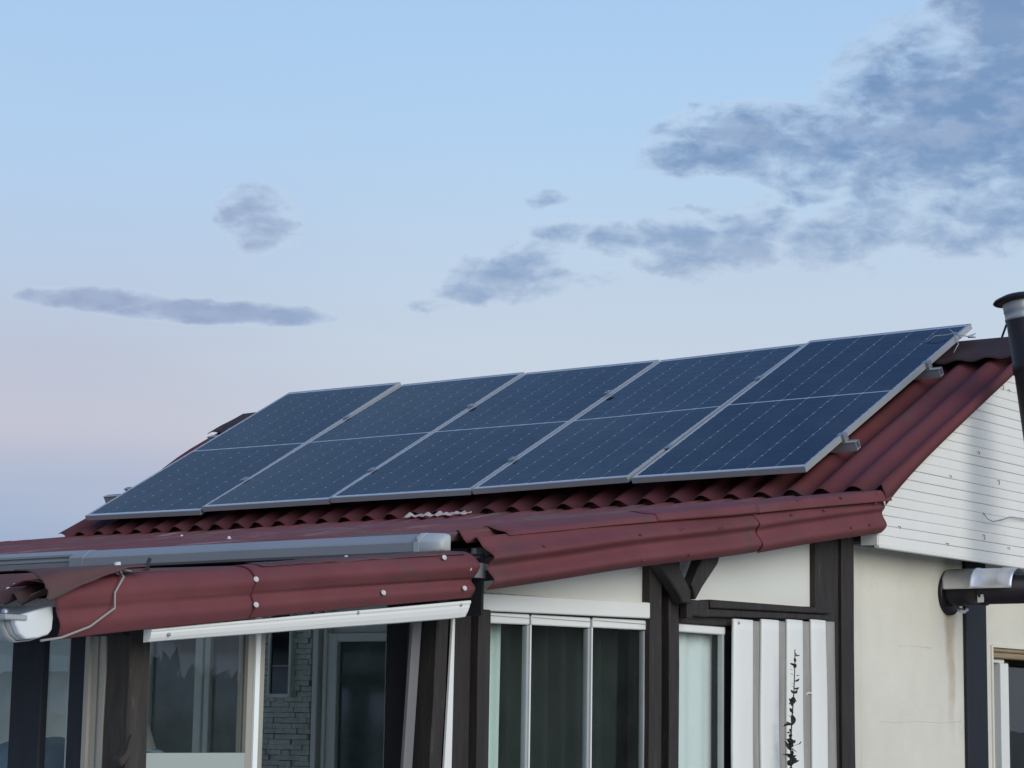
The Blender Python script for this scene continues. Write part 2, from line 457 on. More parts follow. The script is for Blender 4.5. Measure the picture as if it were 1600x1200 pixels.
TH = rad(28.3316)
CT, ST = math.cos(TH), math.sin(TH)
GZ = -3.0
# ------------------------------------------------------------------ ground
gnd = MB().grid(60, 60, lambda u, v: ((u-0.5)*3000*abs(u-0.5)*2, (v-0.5)*3000*abs(v-0.5)*2, GZ)).build('ground', M['ground'])
tag(gnd, 'pale gravel ground around the house', 'ground', kind='structure')

ter = MB().box((-12, -11.5, GZ+0.004), (4.5, -0.06, GZ+0.02)).build('bounce_terrace', M['bounce_terrace'])  # unseen paving, added to throw light up into the veranda
tag(ter, 'unseen pale paving added to bounce light into the veranda', 'bounce_terrace', kind='structure')

# ------------------------------------------------------------------ house
house = thing('house', 'white and cream half-timbered house with a dark red corrugated roof', 'house', (-2.8, 2.1, GZ))
RIDGE_Y, XL, XR, PITCH = 2.06, -6.03, 0.45, 0.1906
def mainz(x, y): return y*ST/CT - 0.13/CT
XTRA = 0.26
def wave(x):
    t = math.cos(2*math.pi*(x-0.09)/PITCH)
    return 0.022*(t if t < 0 else t**0.8)
def roof_pt(u, v):
    x = XL-XTRA*v+(XR-XL+XTRA*v)*u
    sag = 0.012*nz(x*0.7, v*2.0, 3.0)
    y0 = 0.025+0.012*nz(x*3.1, 0.0, 9.0)
    y = y0+(RIDGE_Y-y0)*v
    w = wave(x)+sag
    return (x, y-w*ST, mainz(x, y)+w*CT)
r = MB().grid(409, 14, roof_pt).build('roof_sheet', M['redmain'], house, solid=0.004)
MB().grid(409, 2, lambda u, v: (XL+(XR-0.01-XL)*u, 0.075, mainz(0, 0.075)-0.05+(0.045+wave(XL+(XR-0.01-XL)*u))*v)).build('eave_filler', M['redmain'], house, solid=0.01)
# right hand edge of the sheet folds down over the siding
def fold(u, v):
    y = 0.03+(RIDGE_Y-0.03)*u
    w = wave(XR)
    d = [0.0, 0.025, 0.055][int(round(v*2))]*(1+0.9*math.exp(-u*7))
    e = [0.0, 0.014, 0.008][int(round(v*2))]
    return (XR+e, y-w*ST+d*0.3, mainz(0, y)+w*CT-d)
MB().grid(24, 3, fold).build('roof_edge_fold', M['redmain'], house, solid=0.004)
# back slope and ridge
MB().grid(60, 3, lambda u, v: (XL+(XR-XL)*u, RIDGE_Y+v*2.1, mainz(0, RIDGE_Y)-v*2.1*ST/CT)).build('back_roof_sheet', M['redmain'], house, solid=0.01)
def cap_pt(u, v):
    x = XL-XTRA+0.03+(XR-XL+XTRA-0.015)*u
    d = (v-0.12)*0.52
    if d < 0:
        return (x, RIDGE_Y-d*1.0, mainz(0, RIDGE_Y)+0.030+d*0.5)
    y = RIDGE_Y-d*CT
    w = wave(x)*min(1.0, max(0, (v-0.80)*2.2))
    off = 0.030+0.012*v+w*0.9+0.006*nz(x*2, v*3, 1)
    wig = 0.018*nz(x*3, 2.0, 5.0)*v
    return (x, y-off*ST*0.8-wig, mainz(0, y)+off)
MB().grid(230, 12, cap_pt).build('ridge_cap', M['ridge'], house, solid=0.006)
box_deck = MB().prism([(0.06, mainz(0, 0.06)-0.07), (RIDGE_Y, mainz(0, RIDGE_Y)-0.07), (4.2, mainz(0, 0.06)-0.07), (4.2, mainz(0, 0.06)-0.12), (RIDGE_Y, mainz(0, RIDGE_Y)-0.14), (0.06, mainz(0, 0.06)-0.14)], XL+0.05, 0.37)
box_deck.build('light_block_deck', M['dark'], house)  # unseen slab added below the sheet to block light
# walls
SX = 0.22
gab = [(0.02, GZ), (1.74, GZ), (1.74, -0.40), (0.02, -0.40)]
MB().prism([(0.06, GZ), (1.765, GZ), (1.765, -0.20), (0.06, -0.20)], SX-0.22, SX).build('wall', M['wall'], house)
MB().prism([(2.86, GZ), (4.2, GZ), (4.2, -0.20), (2.86, -0.20)], SX-0.22, SX).build('wall', M['wall'], house)
MB().prism([(1.765, -0.895), (2.86, -0.895), (2.86, -0.20), (1.765, -0.20)], SX-0.22, SX).build('wall', M['wall'], house)
MB().prism([(1.765, GZ), (2.86, GZ), (2.86, -2.0), (1.765, -2.0)], SX-0.22, SX).build('wall', M['wall'], house)
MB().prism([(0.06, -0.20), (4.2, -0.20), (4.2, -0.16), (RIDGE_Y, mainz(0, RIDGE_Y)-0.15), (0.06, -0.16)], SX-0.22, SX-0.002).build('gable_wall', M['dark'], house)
box('back_wall', (-5.9, 4.0, GZ), (SX-0.222, 4.2, -0.16), M['wall'], house)
box('side_wall', (-5.9, 0.2, GZ), (-5.7, 4.0, -0.16), M['wall'], house)
# front wall under the veranda, split round the glazed door
box('front_wall', (-5.9, -0.05, GZ), (-4.0, 0.15, -0.22), M['inner'], house)
box('front_wall', (-2.35, -0.05, GZ), (SX-0.222, 0.15, -0.22), M['inner'], house)
box('front_wall', (-4.0, -0.03, GZ), (-3.50, 0.15, -0.22), M['grout'], house)
box('front_wall', (-3.50, -0.02, -0.845), (-2.35, 0.15, -0.22), M['inner'], house)
# split stone cladding, every stone a piece
cl = box('stone_cladding', (-4.0, -0.045, GZ), (-3.50, -0.0305, -0.60), M['grout'], house)
proto = []
for k in range(5):
    b = MB()
    L = 0.07+0.03*k
    b.grid(6, 3, lambda u, v: (L*(u-0.5)*0.97, -0.010-0.006*nz(u*4+k*7, v*3, k), 0.0325*(v-0.5)*0.93), smooth=False)
    n0 = len(b.v)
    b.add([(-L*.485, 0.012, -0.015), (L*.485, 0.012, -0.015), (L*.485, 0.012, 0.015), (-L*.485, 0.012, 0.015),
           (-L*.485, -0.008, -0.015), (L*.485, -0.008, -0.015), (L*.485, -0.008, 0.015), (-L*.485, -0.008, 0.015)],
          [(0, 1, 5, 4), (1, 2, 6, 5), (2, 3, 7, 6), (3, 0, 4, 7)])
    me = bpy.data.meshes.new('stone'); me.from_pydata([tuple(q) for q in b.v], [], b.f); me.materials.append(M['stone'])
    proto.append((L, me))
zrow = -1.75
cw = world_loc(cl)
rows = 0
while zrow < -0.70:
    x = -4.0+random.uniform(-0.05, 0.0)
    while x < -3.50:
        L, me = random.choice(proto)
        x1 = min(x+L, -3.50); x0 = max(x, -4.0)
        if x1-x0 > 0.02:
            o = bpy.data.objects.new('stone', me); COL.objects.link(o)
            o.parent = cl
            o.location = Vector(((x0+x1)/2, -0.052+random.uniform(-0.012, 0.003), zrow+random.uniform(-0.002, 0.002)))-cw
            o.scale = ((x1-x0)/L, 1, 1)
        x += L
    zrow += 0.033
# narrow window in the stone wall
wn = MB()
for a, b in (((-3.845, -0.10, -1.245), (-3.825, -0.055, -0.70)), ((-3.665, -0.10, -1.245), (-3.645, -0.055, -0.70)), ((-3.825, -0.10, -1.245), (-3.665, -0.055, -1.222)), ((-3.825, -0.10, -0.72), (-3.665, -0.055, -0.70))):
    wn.box(a, b)
nw = wn.build('narrow_window', M['doorw'], house, bevel=0.003)
nw['label'] = 'tall narrow dark window in a grey frame'
box('pane', (-3.825, -0.085, -1.222), (-3.665, -0.075, -0.72), M['darkpane'], nw)
box('glazing_bar', (-3.825, -0.092, -1.052), (-3.665, -0.0855, -1.045), M['flat'], nw)
iw = MB()
for a, b in (((-4.98, -0.10, -2.3), (-4.92, -0.04, -0.70)), ((-4.50, -0.10, -2.3), (-4.43, -0.04, -0.70)), ((-4.41, -0.10, -2.3), (-4.36, -0.04, -0.70)), ((-4.08, -0.10, -2.3), (-4.02, -0.04, -0.70)), ((-4.92, -0.10, -2.3), (-4.08, -0.04, -2.24))):
    iw.box(a, b)
iwo = iw.build('window', M['doorw'], house, bevel=0.004)
iwo['label'] = 'wide window of the house seen through the veranda glass'
box('pane', (-4.92, -0.07, -2.24), (-4.50, -0.06, -0.70), M['doorpane'], iwo)
box('pane', (-4.36, -0.07, -2.24), (-4.08, -0.06, -0.70), M['doorpane'], iwo)
# glazed front door set
fd = MB()
for a, b in (((-3.46, -0.10, GZ), (-3.415, -0.02, -0.62)), ((-3.395, -0.075, GZ), (-3.365, -0.02, -0.62)),
             ((-3.37, -0.06, GZ), (-3.29, -0.0, -0.848)), ((-3.29, -0.06, -0.90), (-2.36, -0.0, -0.848)), ((-2.895, -0.06, GZ), (-2.815, -0.0, -0.90))):
    fd.box(a, b)
fdo = fd.build('front_door', M['doorw'], house, bevel=0.004)
box('pane', (-3.29, -0.03, GZ), (-2.895, -0.02, -0.90), M['doorpane'], fdo)
lf = MB()
for a, b in (((-2.805, -0.075, GZ), (-2.745, -0.01, -0.915)), ((-2.745, -0.075, -0.97), (-2.37, -0.01, -0.915)), ((-2.43, -0.075, GZ), (-2.37, -0.01, -0.97))):
    lf.box(a, b)
lfo = lf.build('door_leaf', M['doorw'], fdo, bevel=0.004)
box('pane', (-2.745, -0.04, GZ), (-2.43, -0.03, -0.97), M['darkpane'], fdo)

# white siding boards on the gable
BH = 0.0535
zb = -0.424
k = 0
def rake_y(z):       # where a board meets the rake (underside of the sheet)
    return (z+0.13/CT+0.045)*CT/ST
while zb < 0.93:
    z0, z1 = zb, zb+BH
    ya0 = max(0.082, rake_y(z0)); ya1 = max(0.082, rake_y(z1))
    yb0 = min(4.2, 2*RIDGE_Y-ya0); yb1 = min(4.2, 2*RIDGE_Y-ya1)
    if ya1 < yb1:
        gap = 0.0018+0.0012*nz(k, 3.3)
        dx = 0.0025*nz(k*1.7, 0.5)
        s = MB()
        xo, xi = 0.40+dx, 0.385
        # rounded shiplap face: lower edge proud, upper edge tucked in
        sec = [(xi, z0), (xo-0.002, z0), (xo, z0+0.003), (xo, z0+BH*0.5), (xo-0.0003, z1-gap-0.003), (xo-0.0015, z1-gap), (xi, z1-gap)]
        vs, fs = [], []
        nseg = 10
        for i in range(nseg+1):
            t = i/nseg
            for (xx, zz) in sec:
                f = (zz-z0)/BH
                ya = ya0+(ya1-ya0)*f; yb = yb0+(yb1-yb0)*f
                y = ya+(yb-ya)*t
                vs.append((xx, y, zz+0.0022*nz(y*1.3, k*0.31, 2)))
        n = len(sec)
        for i in range(nseg):
            for j in range(n):
                fs.append((i*n+j, i*n+(j+1) % n, (i+1)*n+(j+1) % n, (i+1)*n+j))
        fs += [tuple(range(n))[::-1], tuple(nseg*n+j for j in range(n))]
        s.add(vs, fs)
        s.build('siding_board', M['siding'], house)
    zb += BH; k += 1
MB().prism([(0.075, -0.440), (4.2, -0.440), (4.2, -0.4255), (0.075, -0.4255)], 0.375, 0.409).build('siding_edge_trim', M['white'], house, bevel=0.003)
box('soffit', (SX+0.001, 0.10, -0.415), (0.384, 4.2, -0.40), M['soffit'], house)
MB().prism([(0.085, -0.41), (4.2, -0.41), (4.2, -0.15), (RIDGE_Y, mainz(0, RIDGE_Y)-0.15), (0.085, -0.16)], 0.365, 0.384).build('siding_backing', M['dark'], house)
box('siding_corner_trim', (0.30, 0.072, -0.425), (0.396, 0.081, -0.13), M['siding'], house)
# snags and nails on the siding
for (y, z) in ((0.42, 0.02), (0.30, -0.31), (0.61, 0.17), (0.9, 0.02), (1.25, 0.19), (1.5, 0.05), (1.66, 0.60), (1.58, 0.615), (0.85, -0.36), (1.3, -0.28), (1.62, -0.33)):
    MB().tube([(0.399, y, z), (0.412, y+0.004, z-0.004), (0.408, y+0.008, z-0.026*random.random()-0.008)], 0.0021, 5).build('nail', M['timber'], house)
# crack-like hook wire on the siding
hk = MB().tube([(0.405, 1.30, -0.155), (0.43, 1.302, -0.19), (0.45, 1.33, -0.205), (0.45, 1.45, -0.185), (0.43, 1.60, -0.155), (0.42, 1.85, -0.15), (0.415, 2.2, -0.16)], 0.0032, 6).build('wire_hook', M['flat'])
tag(hk, 'thin bent wire hooked along the white gable siding', 'wire')
# posts of the gable wall
MB().box((SX, 1.395, GZ), (0.245, 1.650, -0.4165)).build('timber_post', M['timberb'], house, bevel=0.004)
# window at the right
wr = MB()
wr.box((0.10, 1.765, -2.0), (0.205, 1.785, -0.97)); wr.box((0.05, 1.785, -0.985), (0.185, 2.0, -0.962)); wr.box((0.06, 1.94, -2.0), (0.19, 2.045, -0.985))
wr.box((0.08, 2.80, -2.0), (0.19, 2.86, -0.985)); wr.box((0.08, 1.785, -2.0), (0.19, 2.80, -1.93))
wro = wr.build('window', M['white'], house, bevel=0.004)
wro['label'] = 'white framed window under a brown timber lintel'
box('pane', (0.10, 1.785, -1.93), (0.108, 1.94, -0.985), M['glass'], wro)
box('sash', (0.07, 1.90, -1.93), (0.0995, 1.94, -0.985), M['gutg'], wro)
box('pane', (0.09, 2.10, -1.93), (0.098, 2.80, -1.0), M['glassd'], wro)
box('fly_screen_frame', (0.10, 2.055, -1.93), (0.16, 2.10, -0.975), M['cab'], wro)
MB().tube([(0.13, 1.885, -1.43), (0.15, 1.862, -1.44), (0.15, 1.853, -1.50), (0.15, 1.868, -1.56), (0.13, 1.885, -1.57)], 0.007, 8).build('handle', M['capm'], wro)
lt = MB()
lt.box((0.14, 1.785, -0.958), (0.212, 2.86, -0.925)); lt.box((0.12, 1.785, -0.9225), (0.217, 2.86, -0.898))
lt.build('window_lintel', M['lintel'], house, bevel=0.006, rough=0.004)
box('window_reveal_trim', (0.205, 1.745, -2.0), (0.228, 1.768, -0.885), M['wall'], house)
box('window_reveal_trim', (0.205, 1.768, -0.897), (0.226, 2.86, -0.878), M['wall'], house)
box('inner_floor', (-5.69, 0.151, -0.30), (-0.01, 3.99, -0.25), M['dark'], house)
# rust run on the plaster below the flue (a stain with its own shape)
def stain_wall(m):
    t = m.node_tree; G = NG(t)
    b = t.nodes['Principled BSDF']
    src = b.inputs['Base Color'].links[0].from_socket
    geo = G.n('ShaderNodeNewGeometry'); sp = G.n('ShaderNodeSeparateXYZ'); t.links.new(geo.outputs['Position'], sp.inputs[0])
    y, z = sp.outputs[1], sp.outputs[2]
    n1 = G.noise(geo.outputs['Position'], 7.0, 5, 0.6); n2 = G.noise(geo.outputs['Position'], 2.5, 3, 0.5)
    yc = G.m('ADD', 1.238, G.m('MULTIPLY', G.m('SUBTRACT', n2, 0.5), 0.10))
    d = G.m('ABSOLUTE', G.m('SUBTRACT', y, yc))
    w = G.m('ADD', 0.028, G.m('MULTIPLY', G.m('ADD', z, 1.45), 0.075))
    side = G.ss(G.m('DIVIDE', d, w), 0.35, 1.25, 1.0, 0.0)
    vert = G.m('MULTIPLY', G.ss(z, -1.55, -1.0), G.ss(z, -0.70, -0.735, 0.0, 1.0))
    f = G.m('MULTIPLY', G.m('MULTIPLY', side, vert), G.m('MULTIPLY_ADD', n1, 1.2, -0.05, clamp=True))
    c = G.mix(f, src, (0.40, 0.285, 0.185, 1))
    # mottled darker tone, stronger towards the left edge
    e = G.m('MULTIPLY', G.ss(y, 0.32, 0.10), G.m('MULTIPLY', n1, 0.55))
    c = G.mix(e, c, (0.46, 0.43, 0.34, 1))
    t.links.new(c, b.inputs['Base Color'])
stain_wall(M['wall'])
M['crack'] = mat('plaster_crack', (0.62, 0.585, 0.48), 0.95)
for pts in ([(0.205, -0.56), (0.198, -0.8), (0.206, -1.0), (0.196, -1.2), (0.203, -1.4), (0.199, -1.62)], [(0.40, -1.34), (0.6, -1.345), (0.85, -1.335), (1.1, -1.342), (1.35, -1.332)], [(0.62, -0.93), (0.8, -0.925), (1.0, -0.93)]):
    MB().tube([(SX, y+0.01*nz(i*1.3, 4), z+0.008*nz(i, 8)) for i, (y, z) in enumerate(pts)], 0.0013, 5).build('plaster_crack', M['crack'], house)

# ------------------------------------------------------------------ solar panels
PW, PG, PH = 1.134, 0.02, 2.278
FITS = [[0.0183, 0.0095, -0.0046, 0.0023, -0.0003, 0.0063], [0.0002, 0.0031, 0.001, -0.0003, 0.0031, -0.0017],
        [-0.0061, 0.005, 0.0, -0.0031, 0.0002, -0.0058], [-0.0093, -0.0087, 0.003, -0.004, -0.0017, -0.0039],
        [0.0004, 0.0005, 0.0011, 0.0057, -0.0033, 0.0061]]
def frame_mb():
    b = MB(); w, h, lip, t = PW/2, PH/2, 0.0125, 0.035
    for (x0, x1, y0, y1) in ((-w, w, -h, -h+lip), (-w, w, h-lip, h), (-w, -w+lip, -h+lip, h-lip), (w-lip, w, -h+lip, h-lip)):
        b.box((x0, y0, -t), (x1, y1, 0.0))
    for (x0, x1, y0, y1) in ((-w+lip, w-lip, -h+lip, -h+0.03), (-w+lip, w-lip, h-0.03, h-lip)):
        b.box((x0, y0, -t), (x1, y1, -t+0.002))
    return b
cw_, ch_ = 0.1825, 0.0915
cell_me = bpy.data.meshes.new('cell')
ww, hh, cf = cw_/2-0.0019, ch_/2-0.0014, 0.0055
prof = [(-ww+cf, -hh), (ww-cf, -hh), (ww, -hh+cf), (ww, hh-cf), (ww-cf, hh), (-ww+cf, hh), (-ww, hh-cf), (-ww, -hh+cf)]
cell_me.from_pydata([(x, y, 0.0) for x, y in prof]+[(x, y, -0.0008) for x, y in prof], [],
                    [tuple(range(8))]+[(i, i+8, (i+1) % 8+8, (i+1) % 8) for i in range(8)])
cell_me.materials.append(M['cell'])
first = None
PLAB = ['dark blue solar panel at the far left end of the row on the red roof', 'second dark blue solar panel from the left end of the roof row',
        'middle dark blue solar panel of the five on the red roof', 'dark blue solar panel between the middle one and the one nearest the flue',
        'dark blue solar panel at the right end of the row, nearest the black flue pipe']
for k in range(5):
    q = FITS[k]
    root = thing('solar_panel', PLAB[k], 'solar panel', (0, 0, 0), 'solar panels on the red roof')
    x0 = -(5-k)*PW-(4-k)*PG
    Rx = Matrix.Rotation(TH, 3, 'X')
    w = Vector(q[:3])
    Rs = Matrix.Rotation(w.length, 3, w.normalized()) if w.length > 1e-9 else Matrix.Identity(3)
    Rm = Rx @ Rs
    loc = Vector((x0+PW/2, PH/2*CT, PH/2*ST)) + Rx @ Vector(q[3:])
    root.matrix_world = Matrix.Translation(loc) @ Rm.to_4x4()
    root.location = loc
    if first is None:
        fr_ = frame_mb().build('frame', M['alu'], root, local=True, bevel=0.0012)
        bk_ = MB().box((-PW/2+0.013, -PH/2+0.013, -0.006), (PW/2-0.013, PH/2-0.013, -0.0022)).build('backsheet', M['back'], root, local=True)
        jb = MB().box((-0.10, -0.03, -0.026), (0.10, 0.03, -0.007)).build('junction_box', M['dark'], root, local=True)
        first = (fr_, bk_, jb)
    else:
        for o in first:
            c = o.copy(); COL.objects.link(c); c.parent = root
    for i in range(6):
        for j in range(24):
            c = bpy.data.objects.new('cell', cell_me); COL.objects.link(c); c.parent = root
            yy = (j-11.5)*ch_ + (0.006 if j >= 12 else -0.006)
            c.location = ((i-2.5)*cw_, yy, -0.0014)

def rp(x, v, off=0.0):
    """point on the panel plane: v metres up the slope, off metres above"""
    return (x, v*CT-off*ST, v*ST+off*CT)
def slope_box(b, x0, x1, v0, v1, o0, o1):
    vs = [rp(x, v, o) for o in (o0, o1) for (x, v) in ((x0, v0), (x1, v0), (x1, v1), (x0, v1))]
    return b.add(vs, [(0, 3, 2, 1), (4, 5, 6, 7), (0, 1, 5, 4), (1, 2, 6, 5), (2, 3, 7, 6), (3, 0, 4, 7)])
RL = ['lower aluminium rail under the solar panels, nearest the eave', 'upper aluminium rail under the solar panels, nearest the ridge']
for i, v in enumerate((0.46, 1.60)):
    t = thing('mounting_rail', RL[i], 'rail', rp(-2.9, v, -0.06), 'rails under the solar panels')
    b = MB()
    xr = 0.085
    slope_box(b, -6.02, xr, v-0.020, v-0.016, -0.092, -0.040)
    slope_box(b, -6.02, xr, v+0.018, v+0.022, -0.088, -0.040)
    slope_box(b, -6.02, xr, v-0.016, v+0.018, -0.088, -0.084)
    slope_box(b, -6.02, xr+0.004, v-0.026, v+0.0, -0.040, -0.0365)
    b.build('rail_channel', M['alu'], t)
    for x0 in (-0.02, -5.79):
        b = MB(); slope_box(b, x0+0.018, x0+0.045, v-0.022, v+0.022, -0.0362, 0.004); slope_box(b, x0-0.0, x0+0.045, v-0.020, v+0.020, 0.0042, 0.008)
        b.build('end_clamp', M['flat'], t)
    for kk in range(1, 5):
        xx = -kk*(PW+PG)+PG/2
        b = MB(); slope_box(b, xx-0.022, xx+0.022, v-0.028, v+0.028, 0.008, 0.0115); b.tube([rp(xx, v, 0.0116), rp(xx, v, 0.017)], 0.006, 6)
        b.build('mid_clamp', M['flat'], t)
    for kk in range(8):
        b = MB(); slope_box(b, -5.85+kk*0.73-0.02, -5.85+kk*0.73+0.02, v-0.03, v+0.03, -0.118, -0.0885); b.build('rail_foot', M['flat'], t)
# loose clear strip snagged at the top corner
b = MB()
b.tube([rp(-0.17, 1.98, 0.006), rp(-0.12, 2.02, 0.03), rp(-0.05, 2.04, 0.022), rp(0.01, 2.05, 0.03), rp(0.05, 2.02, 0.0)], 0.003, 5)
b.tube([rp(-0.06, 2.10, 0.04), rp(-0.01, 2.05, 0.03), rp(0.03, 2.0, -0.03), rp(0.02, 1.93, -0.06)], 0.0028, 5)
b.tube([rp(-0.01, 2.06, 0.02), rp(0.03, 2.09, -0.01), rp(0.10, 2.10, -0.03), rp(0.02, 2.17, -0.045), rp(0.035, 2.24, -0.05)], [0.003, 0.004, 0.004, 0.008, 0.003], 5)
tag(b.build('plastic_strip', M['plastic']), 'snagged scrap of clear plastic strip on the top corner of the end panel', 'plastic scrap')

# ------------------------------------------------------------------ veranda
ver = thing('veranda', 'lean-to veranda with red corrugated roof, glass panels and dark timber posts', 'veranda', (-3.2, -2.6, GZ))
def uz(y): return -0.185+0.135*y
def lz(y): return -0.72+0.107*(y+3.35)
UP = 0.0975
def upper(u, v):
    x = -8.2+(0.315+8.2)*u
    yf = -3.42+0.02*nz(x*2.3, 1.0)+0.15*max(0, min(1, (x-0.16)/0.12))
    y = yf+(0.16-yf)*v
    k = round((x-0.30)/UP)
    a = 0.021 if k % 2 == 0 else 0.0135
    w = a*math.cos(2*math.pi*(x-0.30)/UP)+0.014*nz(x*0.8, y*0.9, 2.0)
    return (x, y, uz(y)+w+0.016*max(0, min(1, (y+0.25)/0.2)))
o = MB().grid(880, 16, upper).build('roof_sheet', M['redporch'], ver, solid=0.004)
o['label'] = 'upper corrugated roof sheet of the veranda, red and streaked'
def edrop(y): return 0.055*max(0.0, min(1.0, (-5.33-y)/0.23))**1.5
def lower(u, v):
    x = -8.2+(0.405+8.2)*u
    y = -5.56+0.02*nz(x*2.3, 7.0)+(2.0+0.55)*v
    k = round((x-0.31)/UP)
    a = 0.020 if k % 2 == 0 else 0.013
    w = a*math.cos(2*math.pi*(x-0.31)/UP)+0.012*nz(x*0.8, y*0.9, 5.0)+0.012-0.026*max(0, min(1, (y+5.2)/1.6))
    return (x, y, lz(y)+w-edrop(y))
o = MB().grid(880, 34, lower).build('roof_sheet', M['brown'], ver, solid=0.004)
o['label'] = 'lower corrugated roof sheet of the veranda, brown with lichen'
# unseen boarding under the sheets, kept pale to bounce light indoors
MB().prism([(-3.19, uz(-3.19)-0.055), (0.05, uz(0.05)-0.055), (0.05, uz(0.05)-0.09), (-3.19, uz(-3.19)-0.09)], -8.1, 0.33).build('roof_boarding', M['inner'], ver)
MB().prism([(-5.45, lz(-5.45)-0.05), (-3.26, lz(-3.26)-0.05), (-3.26, lz(-3.26)-0.08), (-5.45, lz(-5.45)-0.08)], -8.1, 0.33).build('roof_boarding', M['inner'], ver)
# rake wraps: corrugated strips bent over the edge
def strip(name, y0, y1, pa, ya, pb, yb, zf, m, out=0.0, n=56, ny=50, slant=0.0, wob=0.009):
    A, B = spline(pa, n), spline(pb, n)
    def fn(u, v):
        i = int(round(u*(n-1)))
        y = y0+(y1-y0)*v
        f = (y-ya)/(yb-ya)
        x = A[i][0]+(B[i][0]-A[i][0])*f; dz = A[i][1]+(B[i][1]-A[i][1])*f
        y2 = y+slant*(u)*(1-v)
        e = wob*nz(y*1.4, u*1.5, 4.0)+0.003*nz(y*6, u*4, 8.0)
        x += e+out; z = zf(y)+dz+out*0.6+0.8*wob*nz(y*1.1, 5.0, 2.0)
        return (x, y2, z)
    return MB().grid(n, ny, fn).build(name, m, ver, solid=0.004)
pL = [(0.29, 0.022), (0.305, 0.027), (0.352, -0.024), (0.401, -0.004), (0.442, -0.048), (0.500, -0.088), (0.466, -0.131), (0.503, -0.183), (0.462, -0.220)]
pR = [(0.24, 0.02), (0.26, 0.03), (0.30, 0.0), (0.36, 0.020), (0.405, -0.005), (0.432, -0.055), (0.413, -0.090), (0.440, -0.153), (0.407, -0.192)]
a = strip('rake_cladding', -3.275, -1.13, pL, -3.3, pR, 0.08, uz, M['red'])
a['label'] = 'long corrugated red strip folded over the upper roof edge'
b_ = strip('rake_cladding', -1.24, 0.085, pL, -3.3, pR, 0.08, uz, M['red'], out=0.006, slant=0.06)
b_['label'] = 'short corrugated red strip at the house end of the roof edge'
fL = [(0.275, 0.030), (0.30, 0.033), (0.352, 0.016), (0.396, 0.006), (0.414, -0.010)]
fR = [(0.22, 0.036), (0.27, 0.040), (0.37, 0.036), (0.448, 0.034), (0.466, -0.022)]
fl = strip('rake_flashing', -3.08, 0.105, fL, -3.07, fR, 0.08, uz, M['red'], n=24, ny=60, wob=0.004)
f2 = strip('rake_flashing', -2.02, -1.18, [(p[0]+0.003, p[1]+0.004) for p in fL], -3.07, [(p[0]+0.003, p[1]+0.004) for p in fR], 0.08, uz, M['red'], n=24, ny=14, wob=0.004)
qR = [(0.30, 0.020), (0.38, 0.022), (0.425, 0.011), (0.455, -0.007), (0.479, -0.040), (0.452, -0.080), (0.436, -0.096), (0.459, -0.130), (0.434, -0.166)]
qL = [(0.30, 0.0), (0.36, 0.018), (0.425, 0.012), (0.448, -0.005), (0.466, -0.035), (0.462, -0.065), (0.455, -0.088), (0.464, -0.128), (0.440, -0.172)]
c1 = strip('rake_cladding', -5.57, -4.56, qL, -5.45, qR, -3.35, lz, M['red'], slant=0.10, wob=0.012)
c1['label'] = 'smooth red strip on the lower roof edge beside the gutter'
c2 = strip('rake_cladding', -4.62, -3.352, qL, -5.45, qR, -3.35, lz, M['red'], out=0.006, slant=0.02, wob=0.006)
c2['label'] = 'grooved red strip on the lower roof edge with white screws'
# brown torn flap lapping over the strip near the gutter
def flap(u, v):
    y = -5.56+0.42*u
    d = v*(0.135*(1-u)**1.3+0.012)+0.008*nz(u*5, v*3)
    xs = 0.30+0.15*min(1, v*2.2)+0.05*max(0, v-0.45)
    return (xs+0.012, y+0.02*nz(v*6, 2), lz(y)+0.046-max(0, d-0.03)*0.8-0.01*v)
MB().grid(26, 12, flap).build('torn_flap', M['brown'], ver, solid=0.004)
def flap2(u, v):
    y = -4.55+1.15*u
    return (0.36+0.085*v, y, lz(y)+0.026-0.014*v*v+0.006*nz(y*5, v*3)+0.004*nz(y*13, v))
MB().grid(40, 6, flap2).build('torn_flap', M['brown'], ver, solid=0.003)
# white trim under the lower rake
tr = MB()
sec = [(0.395, 0.030), (0.432, 0.030), (0.436, 0.022), (0.432, 0.015), (0.432, 0.006), (0.428, -0.010), (0.420, -0.026), (0.395, -0.030)]
vs, fs = [], []
for i in range(13):
    t = i/12
    y = -5.06+t*(5.06-3.345)
    zc = -1.102+t*(-0.929+1.102); hs = 0.75+0.42*t
    for j, (x, dz) in enumerate(sec):
        vs.append((x, y-(0.020*(0.03-dz)/0.06 if i == 12 else 0), zc+dz*hs+0.003*nz(y*2, 1)))
n = len(sec)
for i in range(12):
    for j in range(n): fs.append((i*n+j, i*n+(j+1) % n, (i+1)*n+(j+1) % n, (i+1)*n+j))
fs += [tuple(range(n))[::-1], tuple(12*n+j for j in range(n))]
tr.add(vs, fs)
to = tr.build('trim_board', M['white'], ver)
to['label'] = 'white trim board under the lower roof edge'
for (y, z) in ((-3.41, -0.915), (-4.02, -0.975), (-4.98, -1.095)):
    MB().lathe((0.430, y, z), (1, 0, 0), [(0.0, 0.007), (0.008, 0.006), (0.009, 0.0)], 8).build('screw', M['flat'], to)
